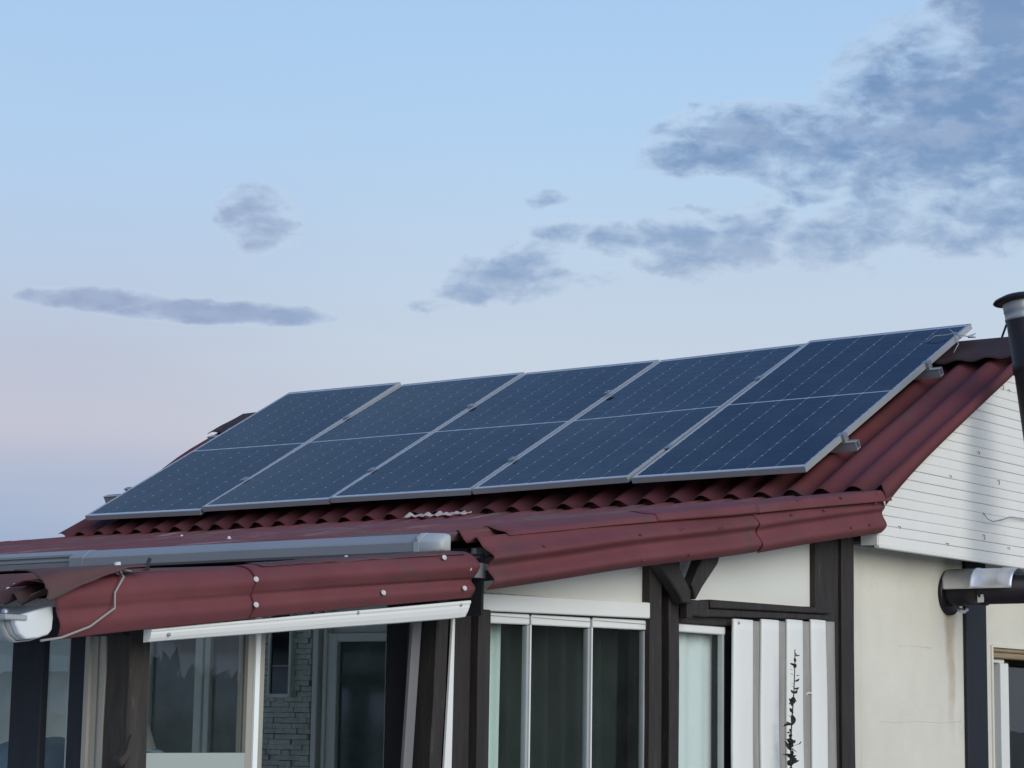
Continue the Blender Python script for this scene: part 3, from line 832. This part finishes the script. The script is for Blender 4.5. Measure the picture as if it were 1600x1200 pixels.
# screws
def screw(parent, p, axis, r, m, h=0.008):
    q = [(0.0, r*1.15), (h*0.2, r*1.1), (h*0.35, r*0.75), (h*0.9, r*0.6), (h*1.0, 0.0)]
    MB().lathe(p, axis, q, 8).build('screw', m, parent)
for (y, z) in ((-2.928, -0.647), (-2.93, -0.756), (-2.513, -0.695), (-2.226, -0.546), (-2.204, -0.661), (-1.891, -0.492), (-1.564, -0.461), (-1.832, -0.61)):
    screw(a, (0.482, y, z), (1, 0, 0.2), 0.007, M['screwr'])
for (y, z) in ((-1.186, -0.52), (-0.571, -0.3), (-0.889, -0.349), (-0.3, -0.366), (-0.042, -0.219), (-0.10, -0.335)):
    screw(b_, (0.452, y, z), (1, 0, 0.2), 0.007, M['screwr'])
for (y, z) in ((-0.815, -0.263), (-0.403, -0.222), (-0.035, -0.168)):
    screw(fl, (0.452, y, z), (1, 0, 0.6), 0.008, M['screwr'], 0.012)
for (y, z) in ((-4.607, -0.885), (-4.603, -0.975), (-3.922, -0.895), (-3.566, -0.738), (-3.406, -0.77), (-3.436, -0.851)):
    screw(c2, (0.474, y, z), (1, -0.25, 0.35), 0.0095, M['screw'])
for (y, z) in ((-5.31, -0.896), (-5.461, -0.926), (-5.488, -0.932), (-5.303, -0.913), (-4.899, -0.873), (-4.869, -0.871), (-4.947, -0.873), (-4.687, -0.853), (-4.569, -0.843), (-4.285, -0.801), (-4.161, -0.796), (-3.836, -0.747)):
    screw(o, (0.2, y, z-0.006-edrop(y)), (0.1, -0.1, 1), 0.0105, M['screw'], 0.014)
for (x, y) in ((-6.5, -1.6), (-3.4, -1.3), (-1.9, -2.4), (-4.6, -2.2)):
    screw(ver, (x, y, uz(y)+0.02), (0, -0.1, 1), 0.010, M['screw'], 0.014)
# timber frame of the veranda, facing the camera side
def post(y0, y1, x0=0.12, x1=0.27, zt=-0.7, m='timber', lean=0.0):
    b = MB(); b.box((x0, y0, GZ), (x1, y1, zt))
    for v in b.v:
        v.y += lean*(v.z-zt)
    return b.build('timber_post', M[m], ver, bevel=0.006, rough=0.004)
p1_ = post(-5.0, -4.905, 0.145, 0.27, -1.02, 'timberw'); p1_['label'] = 'weathered corner post beside the gutter'
post(-1.837, -1.742, 0.14, 0.27, -0.60); post(-1.675, -1.592, 0.14, 0.268, -0.62)
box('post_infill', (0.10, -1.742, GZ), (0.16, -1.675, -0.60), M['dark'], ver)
post(-0.330, -0.137, 0.16, 0.262, -0.38); post(-0.085, 0.045, 0.16, 0.275, -0.39); post(-0.180, -0.086, 0.15, 0.250, -0.83)
post(-0.136, -0.086, 0.15, 0.255, -0.765+0.36, 'timber')
post(-3.245, -3.105, 0.13, 0.245, -0.80); post(-3.104, -3.024, 0.16, 0.285, -0.912, 'timber')
post(-3.335, -3.262, 0.16, 0.26, -0.86, 'timber', 0.045)
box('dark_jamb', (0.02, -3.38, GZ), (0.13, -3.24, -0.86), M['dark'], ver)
b = MB(); b.add([(0.250, -3.262, -0.93), (0.250, -3.249, -0.93), (0.250, -3.262, -3.0), (0.250, -3.388, -3.0)], []); 
b = MB().prism([(-3.259, -0.93), (-3.247, -0.93), (-3.252, -1.60), (-3.258, -3.0), (-3.37, -3.0), (-3.300, -1.60)], 0.262, 0.272)
b.build('white_strip', M['white'], ver)
b = MB().prism([(-3.425, -0.93), (-3.372, -0.93), (-3.418, -1.60), (-3.51, -3.0), (-3.57, -3.0), (-3.472, -1.60)], 0.185, 0.205)
b.build('folded_door_stile', M['stile'], ver, bevel=0.003)
MB().prism([(-5.0, lz(-5.0)-0.105), (-3.03, lz(-3.03)-0.105), (-3.03, lz(-3.03)-0.062), (-5.0, lz(-5.0)-0.062)], 0.10, 0.33).build('rake_beam', M['timber'], ver)
MB().prism([(-3.24, uz(-3.24)-0.21), (0.06, uz(0.06)-0.21), (0.06, uz(0.06)-0.092), (-3.24, uz(-3.24)-0.092)], 0.10, 0.215).build('rake_beam', M['timber'], ver)
# infill boards above the windows
MB().prism([(-3.02, -0.838), (-1.838, -0.825), (-1.838, -0.55), (-3.02, -0.72)], 0.205, 0.222).build('infill_panel', M['infill'], ver)
MB().prism([(-1.62, -0.81), (-0.331, -0.765), (-0.331, -0.35), (-1.62, -0.52)], 0.2165, 0.2245).build('infill_panel', M['infill'], ver)
# header above the sliding glass
hdr = MB().prism([(-3.100, -0.918), (-1.812, -0.894), (-1.812, -0.822), (-3.100, -0.846)], 0.10, 0.266)
hdr.build('window_header', M['white'], ver, bevel=0.004)
MB().prism([(-3.02, -0.928), (-1.83, -0.906), (-1.83, -0.896), (-3.02, -0.9185)], 0.12, 0.236).build('window_track', M['dark'], ver)
for i, (ya, yb) in enumerate(((-2.991, -2.710), (-2.694, -2.267), (-2.247, -1.833))):
    zt = -0.922+(ya+2.99)*0.0175
    t = MB().prism([(ya, zt-0.043), (yb, zt-0.038+(yb-ya)*0.0), (yb, zt+0.006), (ya, zt)], 0.205, 0.243).build('glass_panel_rail', M['white'], ver, bevel=0.004)
    MB().box((0.2005, ya+0.004, zt-0.0125), (0.2475, yb-0.004, zt-0.010)).build('rail_groove', M['gutg'], t)
    g_ = box('glass_panel', (0.222, ya, GZ+0.05), (0.230, yb, zt-0.043), M['glassd'], ver)
    box('edge_seal', (0.214, yb-0.013, GZ+0.05), (0.238, yb+0.002, zt-0.043), M['gutg'], g_)
    if i > 0: box('edge_seal', (0.214, ya-0.002, GZ+0.05), (0.236, ya+0.007, zt-0.043), M['white'], g_)
box('window_jamb', (0.14, -1.822, GZ), (0.252, -1.790+0.0, -0.898), M['white'], ver)
# second window with a pale blind
box('glass_panel', (0.222, -1.555, GZ+0.05), (0.230, -1.165, -0.94), M['glass'], ver)
box('glass_panel_rail', (0.205, -1.590, -0.942), (0.243, -1.160, -0.905), M['white'], ver, bevel=0.004)
box('edge_seal', (0.214, -1.184, GZ+0.05), (0.240, -1.168, -0.942), M['capm'], ver)
box('dark_jamb', (0.12, -1.158, GZ), (0.205, -0.18, -0.88), M['timberb'], ver)
# beam and braces
bm_ = MB().box((0.18, -1.53, -0.868), (0.285, -1.370, -0.792)); bm_.build('timber_beam', M['timber'], ver, bevel=0.005)
bm_ = MB().prism([(-1.369, -0.824), (-0.236, -0.800), (-0.236, -0.772), (-1.369, -0.784)], 0.18, 0.295); bm_.build('timber_beam', M['timber'], ver, bevel=0.005)
bm_ = MB().prism([(-1.369, -0.866), (-0.236, -0.832), (-0.236, -0.8025), (-1.369, -0.8265)], 0.18, 0.282); bm_.build('timber_beam', M['timber'], ver, bevel=0.005)
MB().prism([(-1.60, -0.904), (-0.19, -0.892), (-0.19, -0.84), (-1.60, -0.8685)], 0.17, 0.255).build('timber_beam', M['timber'], ver, bevel=0.004)
MB().prism([(-1.93, -0.60), (-1.745, -0.60), (-1.60, -0.755), (-1.60, -0.815), (-1.665, -0.815), (-1.70, -0.775)], 0.272, 0.335).build('timber_brace', M['timber'], ver, bevel=0.006)
MB().prism([(-1.50, -0.55), (-1.36, -0.54), (-1.395, -0.62), (-1.525, -0.735), (-1.585, -0.800), (-1.598, -0.745), (-1.62, -0.735)], 0.290, 0.352).build('timber_brace', M['timber'], ver, bevel=0.006)
box('brace_foot', (0.27, -1.600, -0.885), (0.315, -1.555, -0.812), M['timber'], ver, bevel=0.005)
MB().prism([(-4.995, -1.445), (-4.985, -1.43), (-4.985, -1.50), (-5.03, -1.545), (-5.042, -1.52), (-5.01, -1.495)], 0.235, 0.285).build('carved_bracket', M['timberw'], ver, bevel=0.006)
MB().prism([(-3.225, -0.84), (-3.20, -0.84), (-3.20, -0.668), (-3.225, -0.672)], -8.0, 0.31).build('void_shade_board', M['dark'], ver)  # black board standing in for shade in the step between the roofs
box('void_shade_board', (0.20, -3.262, -0.95), (0.42, -3.248, -0.70), M['dark'], ver)  # same painted shade for the cavity at the roof end
box('metal_bracket', (0.36, -3.335, -0.80), (0.43, -3.25, -0.74), M['flat'], ver)
# side glazing by the corner post
gs = box('glass_panel', (0.19, -4.90, -1.497), (0.198, -4.372, -0.95), M['glass'], ver)
box('window_stile', (0.165, -4.372, GZ), (0.215, -4.345, -0.95), M['cream'], ver)
box('window_stile', (0.150, -4.342, GZ), (0.225, -4.318, -0.95), M['doorw'], ver)
box('window_stile', (0.165, -4.316, GZ), (0.215, -4.285, -0.95), M['cream'], ver)
box('sill_panel', (0.165, -4.90, GZ), (0.215, -4.373, -1.499), M['sill'], ver)
# front glazing (faces the eave side)
FY = -5.0
for (x0, x1) in ((-0.36, -0.19),):
    box('timber_post', (x0, FY, GZ), (x1, FY+0.035, -1.0), M['timberb'], ver, bevel=0.005)
box('timber_post', (-0.046, FY, GZ), (0.048, FY+0.035, -1.0), M['timberb'], ver, bevel=0.005)
fr1 = MB().box((0.049, FY-0.012, GZ), (0.072, FY+0.05, -1.0)).box((0.072, FY+0.002, GZ), (0.100, FY+0.05, -1.0)).box((0.103, FY+0.006, GZ), (0.122, FY+0.05, -1.0)).box((0.122, FY-0.004, GZ), (0.144, FY+0.05, -1.0))
fr1.build('window_stile', M['cream'], ver)
for (x0, x1) in ((-0.189, -0.048), (-1.2, -0.362), (-2.4, -1.35), (-3.6, -2.55)):
    gp = box('glass_panel', (x0, FY+0.022, -2.6), (x1, FY+0.030, -1.0), M['glass'], ver)
box('edge_seal', (-0.064, FY+0.012, -2.6), (-0.057, FY+0.0215, -1.0), M['capm'], ver)
for x in (-1.35, -2.55, -3.75, -5.0, -6.3, -7.6):
    box('timber_post', (x, FY, GZ), (x+0.15, FY+0.12, -1.0), M['timberb'], ver)
box('parapet', (-8.0, FY+0.02, GZ), (0.04, FY+0.10, -2.6), M['inner'], ver)
box('eave_beam', (-8.0, FY-0.03, -1.098), (0.26, FY+0.13, -0.98), M['dark'], ver)
box('end_wall', (-8.15, -5.0, GZ), (-8.0, 0.0, -2.6), M['inner'], ver)
box('rear_wall', (-8.15, -0.05, GZ), (-5.901, 0.1, -0.25), M['inner'], ver)
box('daylight_end_glass', (-8.08, -4.9, -2.6), (-8.07, -0.1, -1.0), M['glass'], ver)  # unseen end, glazed to let more daylight into the veranda
box('inner_floor', (-8.0, -4.9, GZ), (0.1, -0.06, GZ+0.03), M['inner'], ver)

# ------------------------------------------------------------------ awning lying in front of the upper sheet
aw = thing('awning_cassette', 'long grey awning cassette lying along the lower edge of the upper veranda roof', 'awning', (-3.0, -3.46, -0.72))
def extr(sec, xs, m, name, parent, sag=0.0, caps=True):
    sec = [(y, z+0.004) for y, z in sec]
    vs, fs = [], []
    n = len(sec)
    for x in xs:
        for (y, z) in sec:
            vs.append((x, y, z+sag*nz(x*0.6, 4.0)))
    for i in range(len(xs)-1):
        for j in range(n): fs.append((i*n+j, i*n+(j+1) % n, (i+1)*n+(j+1) % n, (i+1)*n+j))
    if caps: fs += [tuple(range(n))[::-1], tuple((len(xs)-1)*n+j for j in range(n))]
    return MB().add(vs, fs).build(name, m, parent)
secA = [(-3.43, -0.632), (-3.475, -0.634), (-3.515, -0.664), (-3.522, -0.672), (-3.520, -0.708), (-3.512, -0.718), (-3.43, -0.718)]
def shift(sec, dz, dy=0.0): return [(y+dy, z+dz) for y, z in sec]
extr(secA, [-1.78+0.3*i for i in range(7)]+[0.275], M['grey'], 'housing', aw, 0.006)
extr([(y*1.0-0.003 if y < -3.46 else y, z+(0.003 if z > -0.7 else -0.003)) for y, z in secA], [-1.79, -1.70], M['grey'], 'joint_sleeve', aw)
secB = [(-3.43, -0.628), (-3.475, -0.630), (-3.508, -0.650), (-3.508, -0.660), (-3.498, -0.663), (-3.498, -0.668), (-3.508, -0.671), (-3.508, -0.681), (-3.500, -0.684), (-3.500, -0.688), (-3.510, -0.691), (-3.505, -0.712), (-3.43, -0.712)]
extr(secB, [-8.0+0.5*i for i in range(13)]+[-1.78], M['grey'], 'slide_profile', aw, 0.008)
extr([(y-0.002 if y < -3.46 else y, z+(0.002 if z > -0.7 else -0.002)) for y, z in secA], [0.2755, 0.302], M['capm'], 'cap_collar', aw)
def endcap():
    b = MB(); rings = []
    cy, cz = -3.475, -0.676
    for (x, s) in ((0.3025, 1.0), (0.33, 1.02), (0.365, 0.97), (0.392, 0.84), (0.405, 0.66), (0.410, 0.30)):
        rings.append([(x, cy+(y-cy)*s, cz+0.004+(z-cz)*s) for y, z in secA])
    n = len(secA)
    vs = [q for r_ in rings for q in r_]
    fs = [(i*n+j, i*n+(j+1) % n, (i+1)*n+(j+1) % n, (i+1)*n+j) for i in range(len(rings)-1) for j in range(n)]
    fs.append(tuple((len(rings)-1)*n+j for j in range(n)))
    b.add(vs, fs, True)
    return b.build('end_cap', M['capm'], aw, bevel=0.002)
endcap()
MB().tube([(0.288, -3.520, -0.655), (0.288, -3.526, -0.655)], 0.009, 10).build('screw', M['flat'], aw)
for x in (-2.6, -3.1): MB().box((x, -3.512, -0.692), (x+0.08, -3.497, -0.683)).build('end_clip', M['gutg'], aw)

# ------------------------------------------------------------------ rain gutter
gu = thing('rain_gutter', 'white plastic rain gutter end under the lower eave of the veranda', 'gutter', (0.4, -5.57, -1.12))
sg = [(-5.492, -1.022), (-5.487, -1.060), (-5.490, -1.100), (-5.505, -1.116), (-5.545, -1.128), (-5.595, -1.134), (-5.622, -1.118), (-5.640, -1.090), (-5.646, -1.066)]
MB().prism(sg, 0.405, 0.432).build('end_cap', M['gut'], gu, bevel=0.004)
b = MB()
xs = [0.404, 0.36, 0.30, -1, -3, -8]
sg2 = [(-5.57+(y+5.57)*1.04, -1.07+(z+1.07)*1.04) for y, z in sg]
vs = [(x, y, z) for x in xs for (y, z) in sg2]
n = len(sg2)
fs = [(i*n+j, i*n+j+1, (i+1)*n+j+1, (i+1)*n+j) for i in range(len(xs)-1) for j in range(n-1)]
b.add(vs, fs, True); b.build('trough', M['gutg'], gu, solid=0.004)
b = MB()
sg3 = [(-5.57+(y+5.57)*1.09, -1.07+(z+1.07)*1.09) for y, z in sg]
vs = [(x, y, z) for x in (0.355, 0.385) for (y, z) in sg3]
b.add(vs, [(j, j+1, n+j+1, n+j) for j in range(n-1)], True); b.build('joint_band', M['capm'], gu, solid=0.004)
MB().box((0.33, -5.69, -1.075), (0.44, -5.60, -1.058)).build('bracket', M['gutg'], gu, bevel=0.003)
MB().lathe((0.40, -5.66, -1.05), (0.3, -0.3, 1), [(0, 0.012), (0.008, 0.010), (0.012, 0)], 8).build('bolt', M['flat'], gu)
# thin wire from the screws down to the gutter
wr_ = MB().tube([(0.30, -4.98, -0.905), (0.36, -5.10, -0.885), (0.40, -5.20, -0.885), (0.478, -5.235, -0.915), (0.482, -5.275, -0.97), (0.482, -5.272, -1.02), (0.475, -5.37, -1.085), (0.452, -5.47, -1.125), (0.435, -5.54, -1.137)], 0.0042, 6).build('wire', M['wire'])
tag(wr_, 'thin grey wire running from a roof screw down to the gutter end', 'wire')
wk = MB().tube([(0.40, -5.19, -0.905), (0.40, -5.195, -0.86)], [0.016, 0.010], 8).tube([(0.36, -4.99, -0.90), (0.33, -4.98, -0.885)], [0.015, 0.008], 8)
tag(wk.build('wire_anchor', M['screw']), 'white plastic plug holding the thin wire on the brown sheet', 'plug')
bt = MB().tube([(0.34, -5.01, -0.90), (0.34, -5.0, -0.845), (0.335, -4.99, -0.835)], 0.007, 7)
tag(bt.build('bent_bolt', M['timber']), 'rusty bolt standing up from the veranda roof below the awning', 'bolt')
# torn foam scraps where the two roofs meet
b = MB()
def foam(u, v):
    x = -2.74+0.50*u
    hgt = 0.012+0.045*max(0, nz(u*11, 0.0, 3.0)+0.15)
    return (x, -0.06-0.05*(1-v)+0.03*nz(u*7, v*2, 1), -0.158+hgt*v+0.010*nz(u*17, v*3, 6))
b.grid(28, 5, foam)
tag(b.build('foam_scrap', M['foam'], solid=0.004), 'torn pale foam strip stuck out below the middle solar panel', 'foam scrap')

# ------------------------------------------------------------------ stove flue
flu = thing('stove_flue', 'dark stove flue leaving the cream wall and rising past the white gable', 'flue pipe', (0.85, 1.22, -0.6))
A0, A1 = Vector((0.90, 1.22, -0.60)), Vector((0.70, 1.195, 1.02))
ax = (A1-A0).normalized()
L = (A1-A0).length
# horizontal run
b = MB().lathe((SX, 1.215, -0.614), (1, 0, 0.0), [(0.0, 0.0), (0.002, 0.124), (0.020, 0.124), (0.022, 0.10), (0.022, 0.0)], 32)
b.build('wall_rosette', M['flue'], flu)
b = MB().lathe((SX+0.022, 1.215, -0.600), (1, 0, 0.0), [(0.0, 0.088), (0.08, 0.088), (0.082, 0.082), (0.20, 0.082), (0.203, 0.088), (0.215, 0.088), (0.218, 0.080), (0.70, 0.080), (0.72, 0.0)], 28)
b.build('horizontal_pipe', M['flue'], flu)
b = MB().lathe((SX+0.016, 1.215, -0.590), (1, 0, 0.0), [(0.0, 0.112), (0.02, 0.114), (0.17, 0.112), (0.172, 0.116), (0.185, 0.116), (0.187, 0.112), (0.33, 0.110), (0.335, 0.114), (0.40, 0.110), (0.425, 0.108)], 24, -math.pi*0.52, math.pi*0.52)
b.build('heat_shield', M['silver'], flu, solid=0.003)
b = MB().box((0.44, 1.140, -0.672), (0.475, 1.150, -0.628)); b.build('pipe_sticker', M['screw'], flu)
b = MB().tube([(0.26, 1.25, -0.70), (0.30, 1.26, -0.716), (0.31, 1.275, -0.70)], 0.012, 8); b.build('drain_spout', M['silver'], flu)
# elbow and rising pipe
b = MB().tube([(0.76, 1.215, -0.600), (0.83, 1.216, -0.598), (0.885, 1.217, -0.56), A0+ax*0.10], 0.085, 24); b.build('elbow', M['flue'], flu)
b = MB().lathe(A0, ax, [(0.08, 0.086), (0.42, 0.086), (0.425, 0.091), (0.44, 0.091), (0.445, 0.085), (L-0.42, 0.084), (L-0.415, 0.090), (L-0.36, 0.090), (L-0.355, 0.087), (L-0.11, 0.087)], 28)
b.build('rising_pipe', M['flue'], flu)
b = MB().lathe(A0, ax, [(L-0.11, 0.0885), (L-0.107, 0.093), (L-0.098, 0.093), (L-0.09, 0.091), (L-0.065, 0.091), (L-0.06, 0.094), (L-0.04, 0.094), (L-0.02, 0.096), (L-0.005, 0.096)], 28)
b.build('steel_collar', M['flat'], flu)
b = MB().lathe(A0, ax, [(L-0.008, 0.06), (L-0.008, 0.120), (L-0.002, 0.142), (L+0.004, 0.147), (L+0.016, 0.138), (L+0.036, 0.09), (L+0.044, 0.0)], 32)
b.build('rain_cap', M['flue'], flu)
b = MB().tube([A0+ax*(L-0.20), (0.43, 1.60, 0.98), (0.16, 2.10, 1.0)], 0.007, 7); b.build('stay_rod', M['timber'], flu)

# ------------------------------------------------------------------ white corrugated sheet by the window
cs = thing('corrugated_sheet', 'white corrugated sheet standing upright between dark posts with darker grey troughs', 'corrugated sheet', (0.28, -0.7, GZ))
edges = [(-1.172, -0.995), (-0.920, -0.757), (-0.679, -0.527), (-0.440, -0.292)]
for i, (ya, yb) in enumerate(edges):
    zt = -0.866+i*0.010
    def rid(u, v, ya=ya, yb=yb, zt=zt, i=i):
        z = GZ+(zt-GZ)*v
        sp = (1-v)*0.07*(1 if i else 0.6)
        y0, y1 = ya+sp*0.45*i/3, yb+sp*(0.35+0.4*i/3)
        w = 0.010*nz(z*1.8, i*3.1)
        t = math.pi*u
        prof_ = max(0.0, math.sin(t))**0.33
        return (0.284+0.019*prof_, (y0+y1)/2+w-(y1-y0)/2*math.cos(t), z)
    MB().grid(20, 40, rid).build('ridge', M['sheet'], cs, solid=0.003)
for i in range(4):
    ya = edges[i][1]; yb = edges[i+1][0] if i < 3 else -0.215
    zt = -0.868+i*0.010
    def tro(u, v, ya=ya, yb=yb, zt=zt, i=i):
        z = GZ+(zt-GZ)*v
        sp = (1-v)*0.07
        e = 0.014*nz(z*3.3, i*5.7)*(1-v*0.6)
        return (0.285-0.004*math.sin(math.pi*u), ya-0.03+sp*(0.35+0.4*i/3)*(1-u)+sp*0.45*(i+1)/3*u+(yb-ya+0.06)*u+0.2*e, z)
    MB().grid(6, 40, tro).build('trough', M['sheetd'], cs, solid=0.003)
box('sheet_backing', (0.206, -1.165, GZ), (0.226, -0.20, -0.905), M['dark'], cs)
screw(cs, (0.300, -1.135, -0.885), (1, 0, 0), 0.008, M['flat'])
MB().tube([(0.275, -0.470, -1.22), (0.285, -0.455, -1.205), (0.29, -0.425, -1.208)], 0.004, 5).build('tear', M['sheet'], cs)

# ------------------------------------------------------------------ tall dry stem in front of the sheet
pl = thing('dry_plant', 'tall dark dry stem with small curled leaves in front of the white corrugated sheet', 'plant', (0.40, -0.80, GZ))
sp_ = []
for i in range(30):
    z = GZ+(2.0)*i/29
    y = -0.79+0.03*nz(z*2.2, 1.0)-0.010*(z+1.0) + 0.02*(z+1.0)
    sp_.append((0.40+0.02*nz(z*1.7, 6), y, z))
MB().tube(sp_, [0.0085-0.006*i/29 for i in range(30)], 6).build('stem', M['twig'], pl)
leaf_me = []
for k in range(3):
    b = MB()
    b.grid(5, 5, lambda u, v: ((u-0.5)*0.6*math.sin(math.pi*min(1, v*0.95+0.04)), 0.35*math.sin(v*2.2+k)*v, v))
    me = bpy.data.meshes.new('leaf'); me.from_pydata([tuple(q) for q in b.v], [], b.f); me.materials.append(M['leaf']); leaf_me.append(me)
prot = Vector(pl.location)
def stem_at(z):
    t = (z-GZ)/2.0*29; i = min(28, max(0, int(t))); f = t-i
    return Vector(sp_[i])*(1-f)+Vector(sp_[i+1])*f
lz_list = []
for z in (-1.03, -1.07, -1.10, -1.13, -1.16, -1.19, -1.22, -1.25, -1.30, -1.34, -1.395, -1.44):
    lz_list += [(z+random.uniform(-0.01, 0.01), 0.022+0.012*random.random()) for _ in range(2)]
for z in (-1.27, -1.36, -1.455, -1.46, -1.475, -1.49, -1.515, -1.53, -1.545, -1.56, -1.6, -1.64, -1.7, -1.76, -1.8, -1.9, -2.0, -2.1, -2.2, -2.35, -2.5):
    lz_list += [(z+random.uniform(-0.01, 0.01), 0.036+0.024*random.random()) for _ in range(3)]
for (z, s_) in lz_list:
    q = stem_at(z)
    o = bpy.data.objects.new('leaf', random.choice(leaf_me)); COL.objects.link(o); o.parent = pl
    o.location = q-prot+Vector((random.uniform(-0.004, 0.008), random.uniform(-0.006, 0.006), 0))
    o.rotation_euler = (random.choice((-1, 1))*random.uniform(0.5, 1.9), random.uniform(-0.6, 0.6), random.uniform(-0.8, 0.8))
    o.scale = (s_, s_, s_)

# ------------------------------------------------------------------ curtains and things behind the glass
def curtain(name, label, y0, y1, zt, zb_, x, m, folds, amp, group=None, flare=0.0):
    def fn(u, v):
        u = u+0.05*nz(u*3.0, x*7)*math.sin(math.pi*u)
        z = zb_+(zt-zb_)*v
        y = y0+(y1-y0)*u
        y += flare*(1-v)*(u-0.5)
        return (x+amp*math.sin(2*math.pi*folds*u+1.3*nz(u*4, v*0.7))+0.4*amp*nz(u*9, v*1.5, 2), y, z)
    return tag(MB().grid(int(folds*12)+2, 24, fn).build(name, m, solid=0.002), label, 'curtain', group)
curtain('curtain', 'white sheer curtain bunched beside the middle dark post', -3.01, -2.735, -0.94, -2.9, 0.11, M['curt'], 5, 0.016)
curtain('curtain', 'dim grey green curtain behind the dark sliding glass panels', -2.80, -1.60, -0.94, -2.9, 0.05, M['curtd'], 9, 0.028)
curtain('window_blind', 'pale green white blind filling the narrow window beside the corrugated sheet', -1.60, -1.16, -0.93, -2.9, 0.165, M['curt'], 3, 0.006)
box_c = MB().box((-0.60, -4.80, GZ+0.03), (-0.15, -4.48, -1.50)).build('cabinet', M['cab'])
tag(box_c, 'dark grey cabinet behind the front glass of the veranda', 'cabinet')
def cloth(u, v):
    return (-0.64+0.52*u, -4.84+0.38*v, -1.505+0.05*math.exp(-((v-0.4)*3)**2)+0.02*nz(u*6, v*4)+(-0.10 if v < 0.02 else 0))
tag(MB().grid(24, 12, cloth).build('folded_cloth', M['blue'], solid=0.008), 'crumpled blue cloth on the cabinet behind the front glass', 'cloth')
def cov(u, v):
    t = 2*math.pi*u
    r_ = 0.16+0.36*(1-v)**0.5+0.02*math.sin(9*t+3*v)
    return (-2.35+r_*math.cos(t)*1.9, -3.1+r_*math.sin(t), GZ+0.03+(1.80)*v)
b = MB().grid(60, 14, cov)
b.f.append([13*60+i for i in range(59)]); b.sm.append(False)
tag(b.build('furniture_cover', M['cover']), 'pale grey cover draped over stacked furniture inside the veranda', 'furniture cover')

# ------------------------------------------------------------------ hedge across the garden (seen in the window glass)
hv, hf = [], []
rnd = random.Random(11)
for i in range(9000):
    y = rnd.uniform(-2, 26)
    top = -0.95+0.35*nz(y*0.5, 1)+0.25*nz(y*1.7, 2)+max(0, min(1, (y-10.0)/2.5))*1.15
    z = GZ+(top-GZ)*(1-rnd.random()**1.6)
    x = 13.5+rnd.uniform(-0.9, 0.9)*(1-0.5*(z-GZ)/(top-GZ+0.01))
    s_ = rnd.uniform(0.10, 0.26)
    e = Euler((rnd.uniform(0, 6), rnd.uniform(0, 6), rnd.uniform(0, 6))).to_matrix()
    o_ = len(hv)
    for q in ((-1, 0, 0), (0, -0.45, 0), (1, 0, 0), (0, 0.45, 0)):
        w = e @ Vector(q)*s_+Vector((x, y, z)); hv.append(tuple(w))
    hf.append((o_, o_+1, o_+2, o_+3))
def hedge_top(y):
    return -0.95+0.35*nz(y*0.5, 1)+0.25*nz(y*1.7, 2)+max(0, min(1, (y-10.0)/2.5))*1.15
for i in range(56):
    y0, y1 = -2+i*0.5, -1.5+i*0.5
    t0, t1 = hedge_top(y0)-0.12, hedge_top(y1)-0.12
    o_ = len(hv)
    hv += [(13.5, y0, GZ), (13.5, y1, GZ), (13.5, y1, t1), (13.5, y0, t0)]
    hf.append((o_, o_+1, o_+2, o_+3))
me = bpy.data.meshes.new('hedge'); me.from_pydata(hv, [], hf); me.materials.append(M['hedge'])
hd = bpy.data.objects.new('hedge', me); COL.objects.link(hd)
tag(hd, 'dense dark green hedge across the garden, mirrored in the glass', 'hedge', kind='stuff')
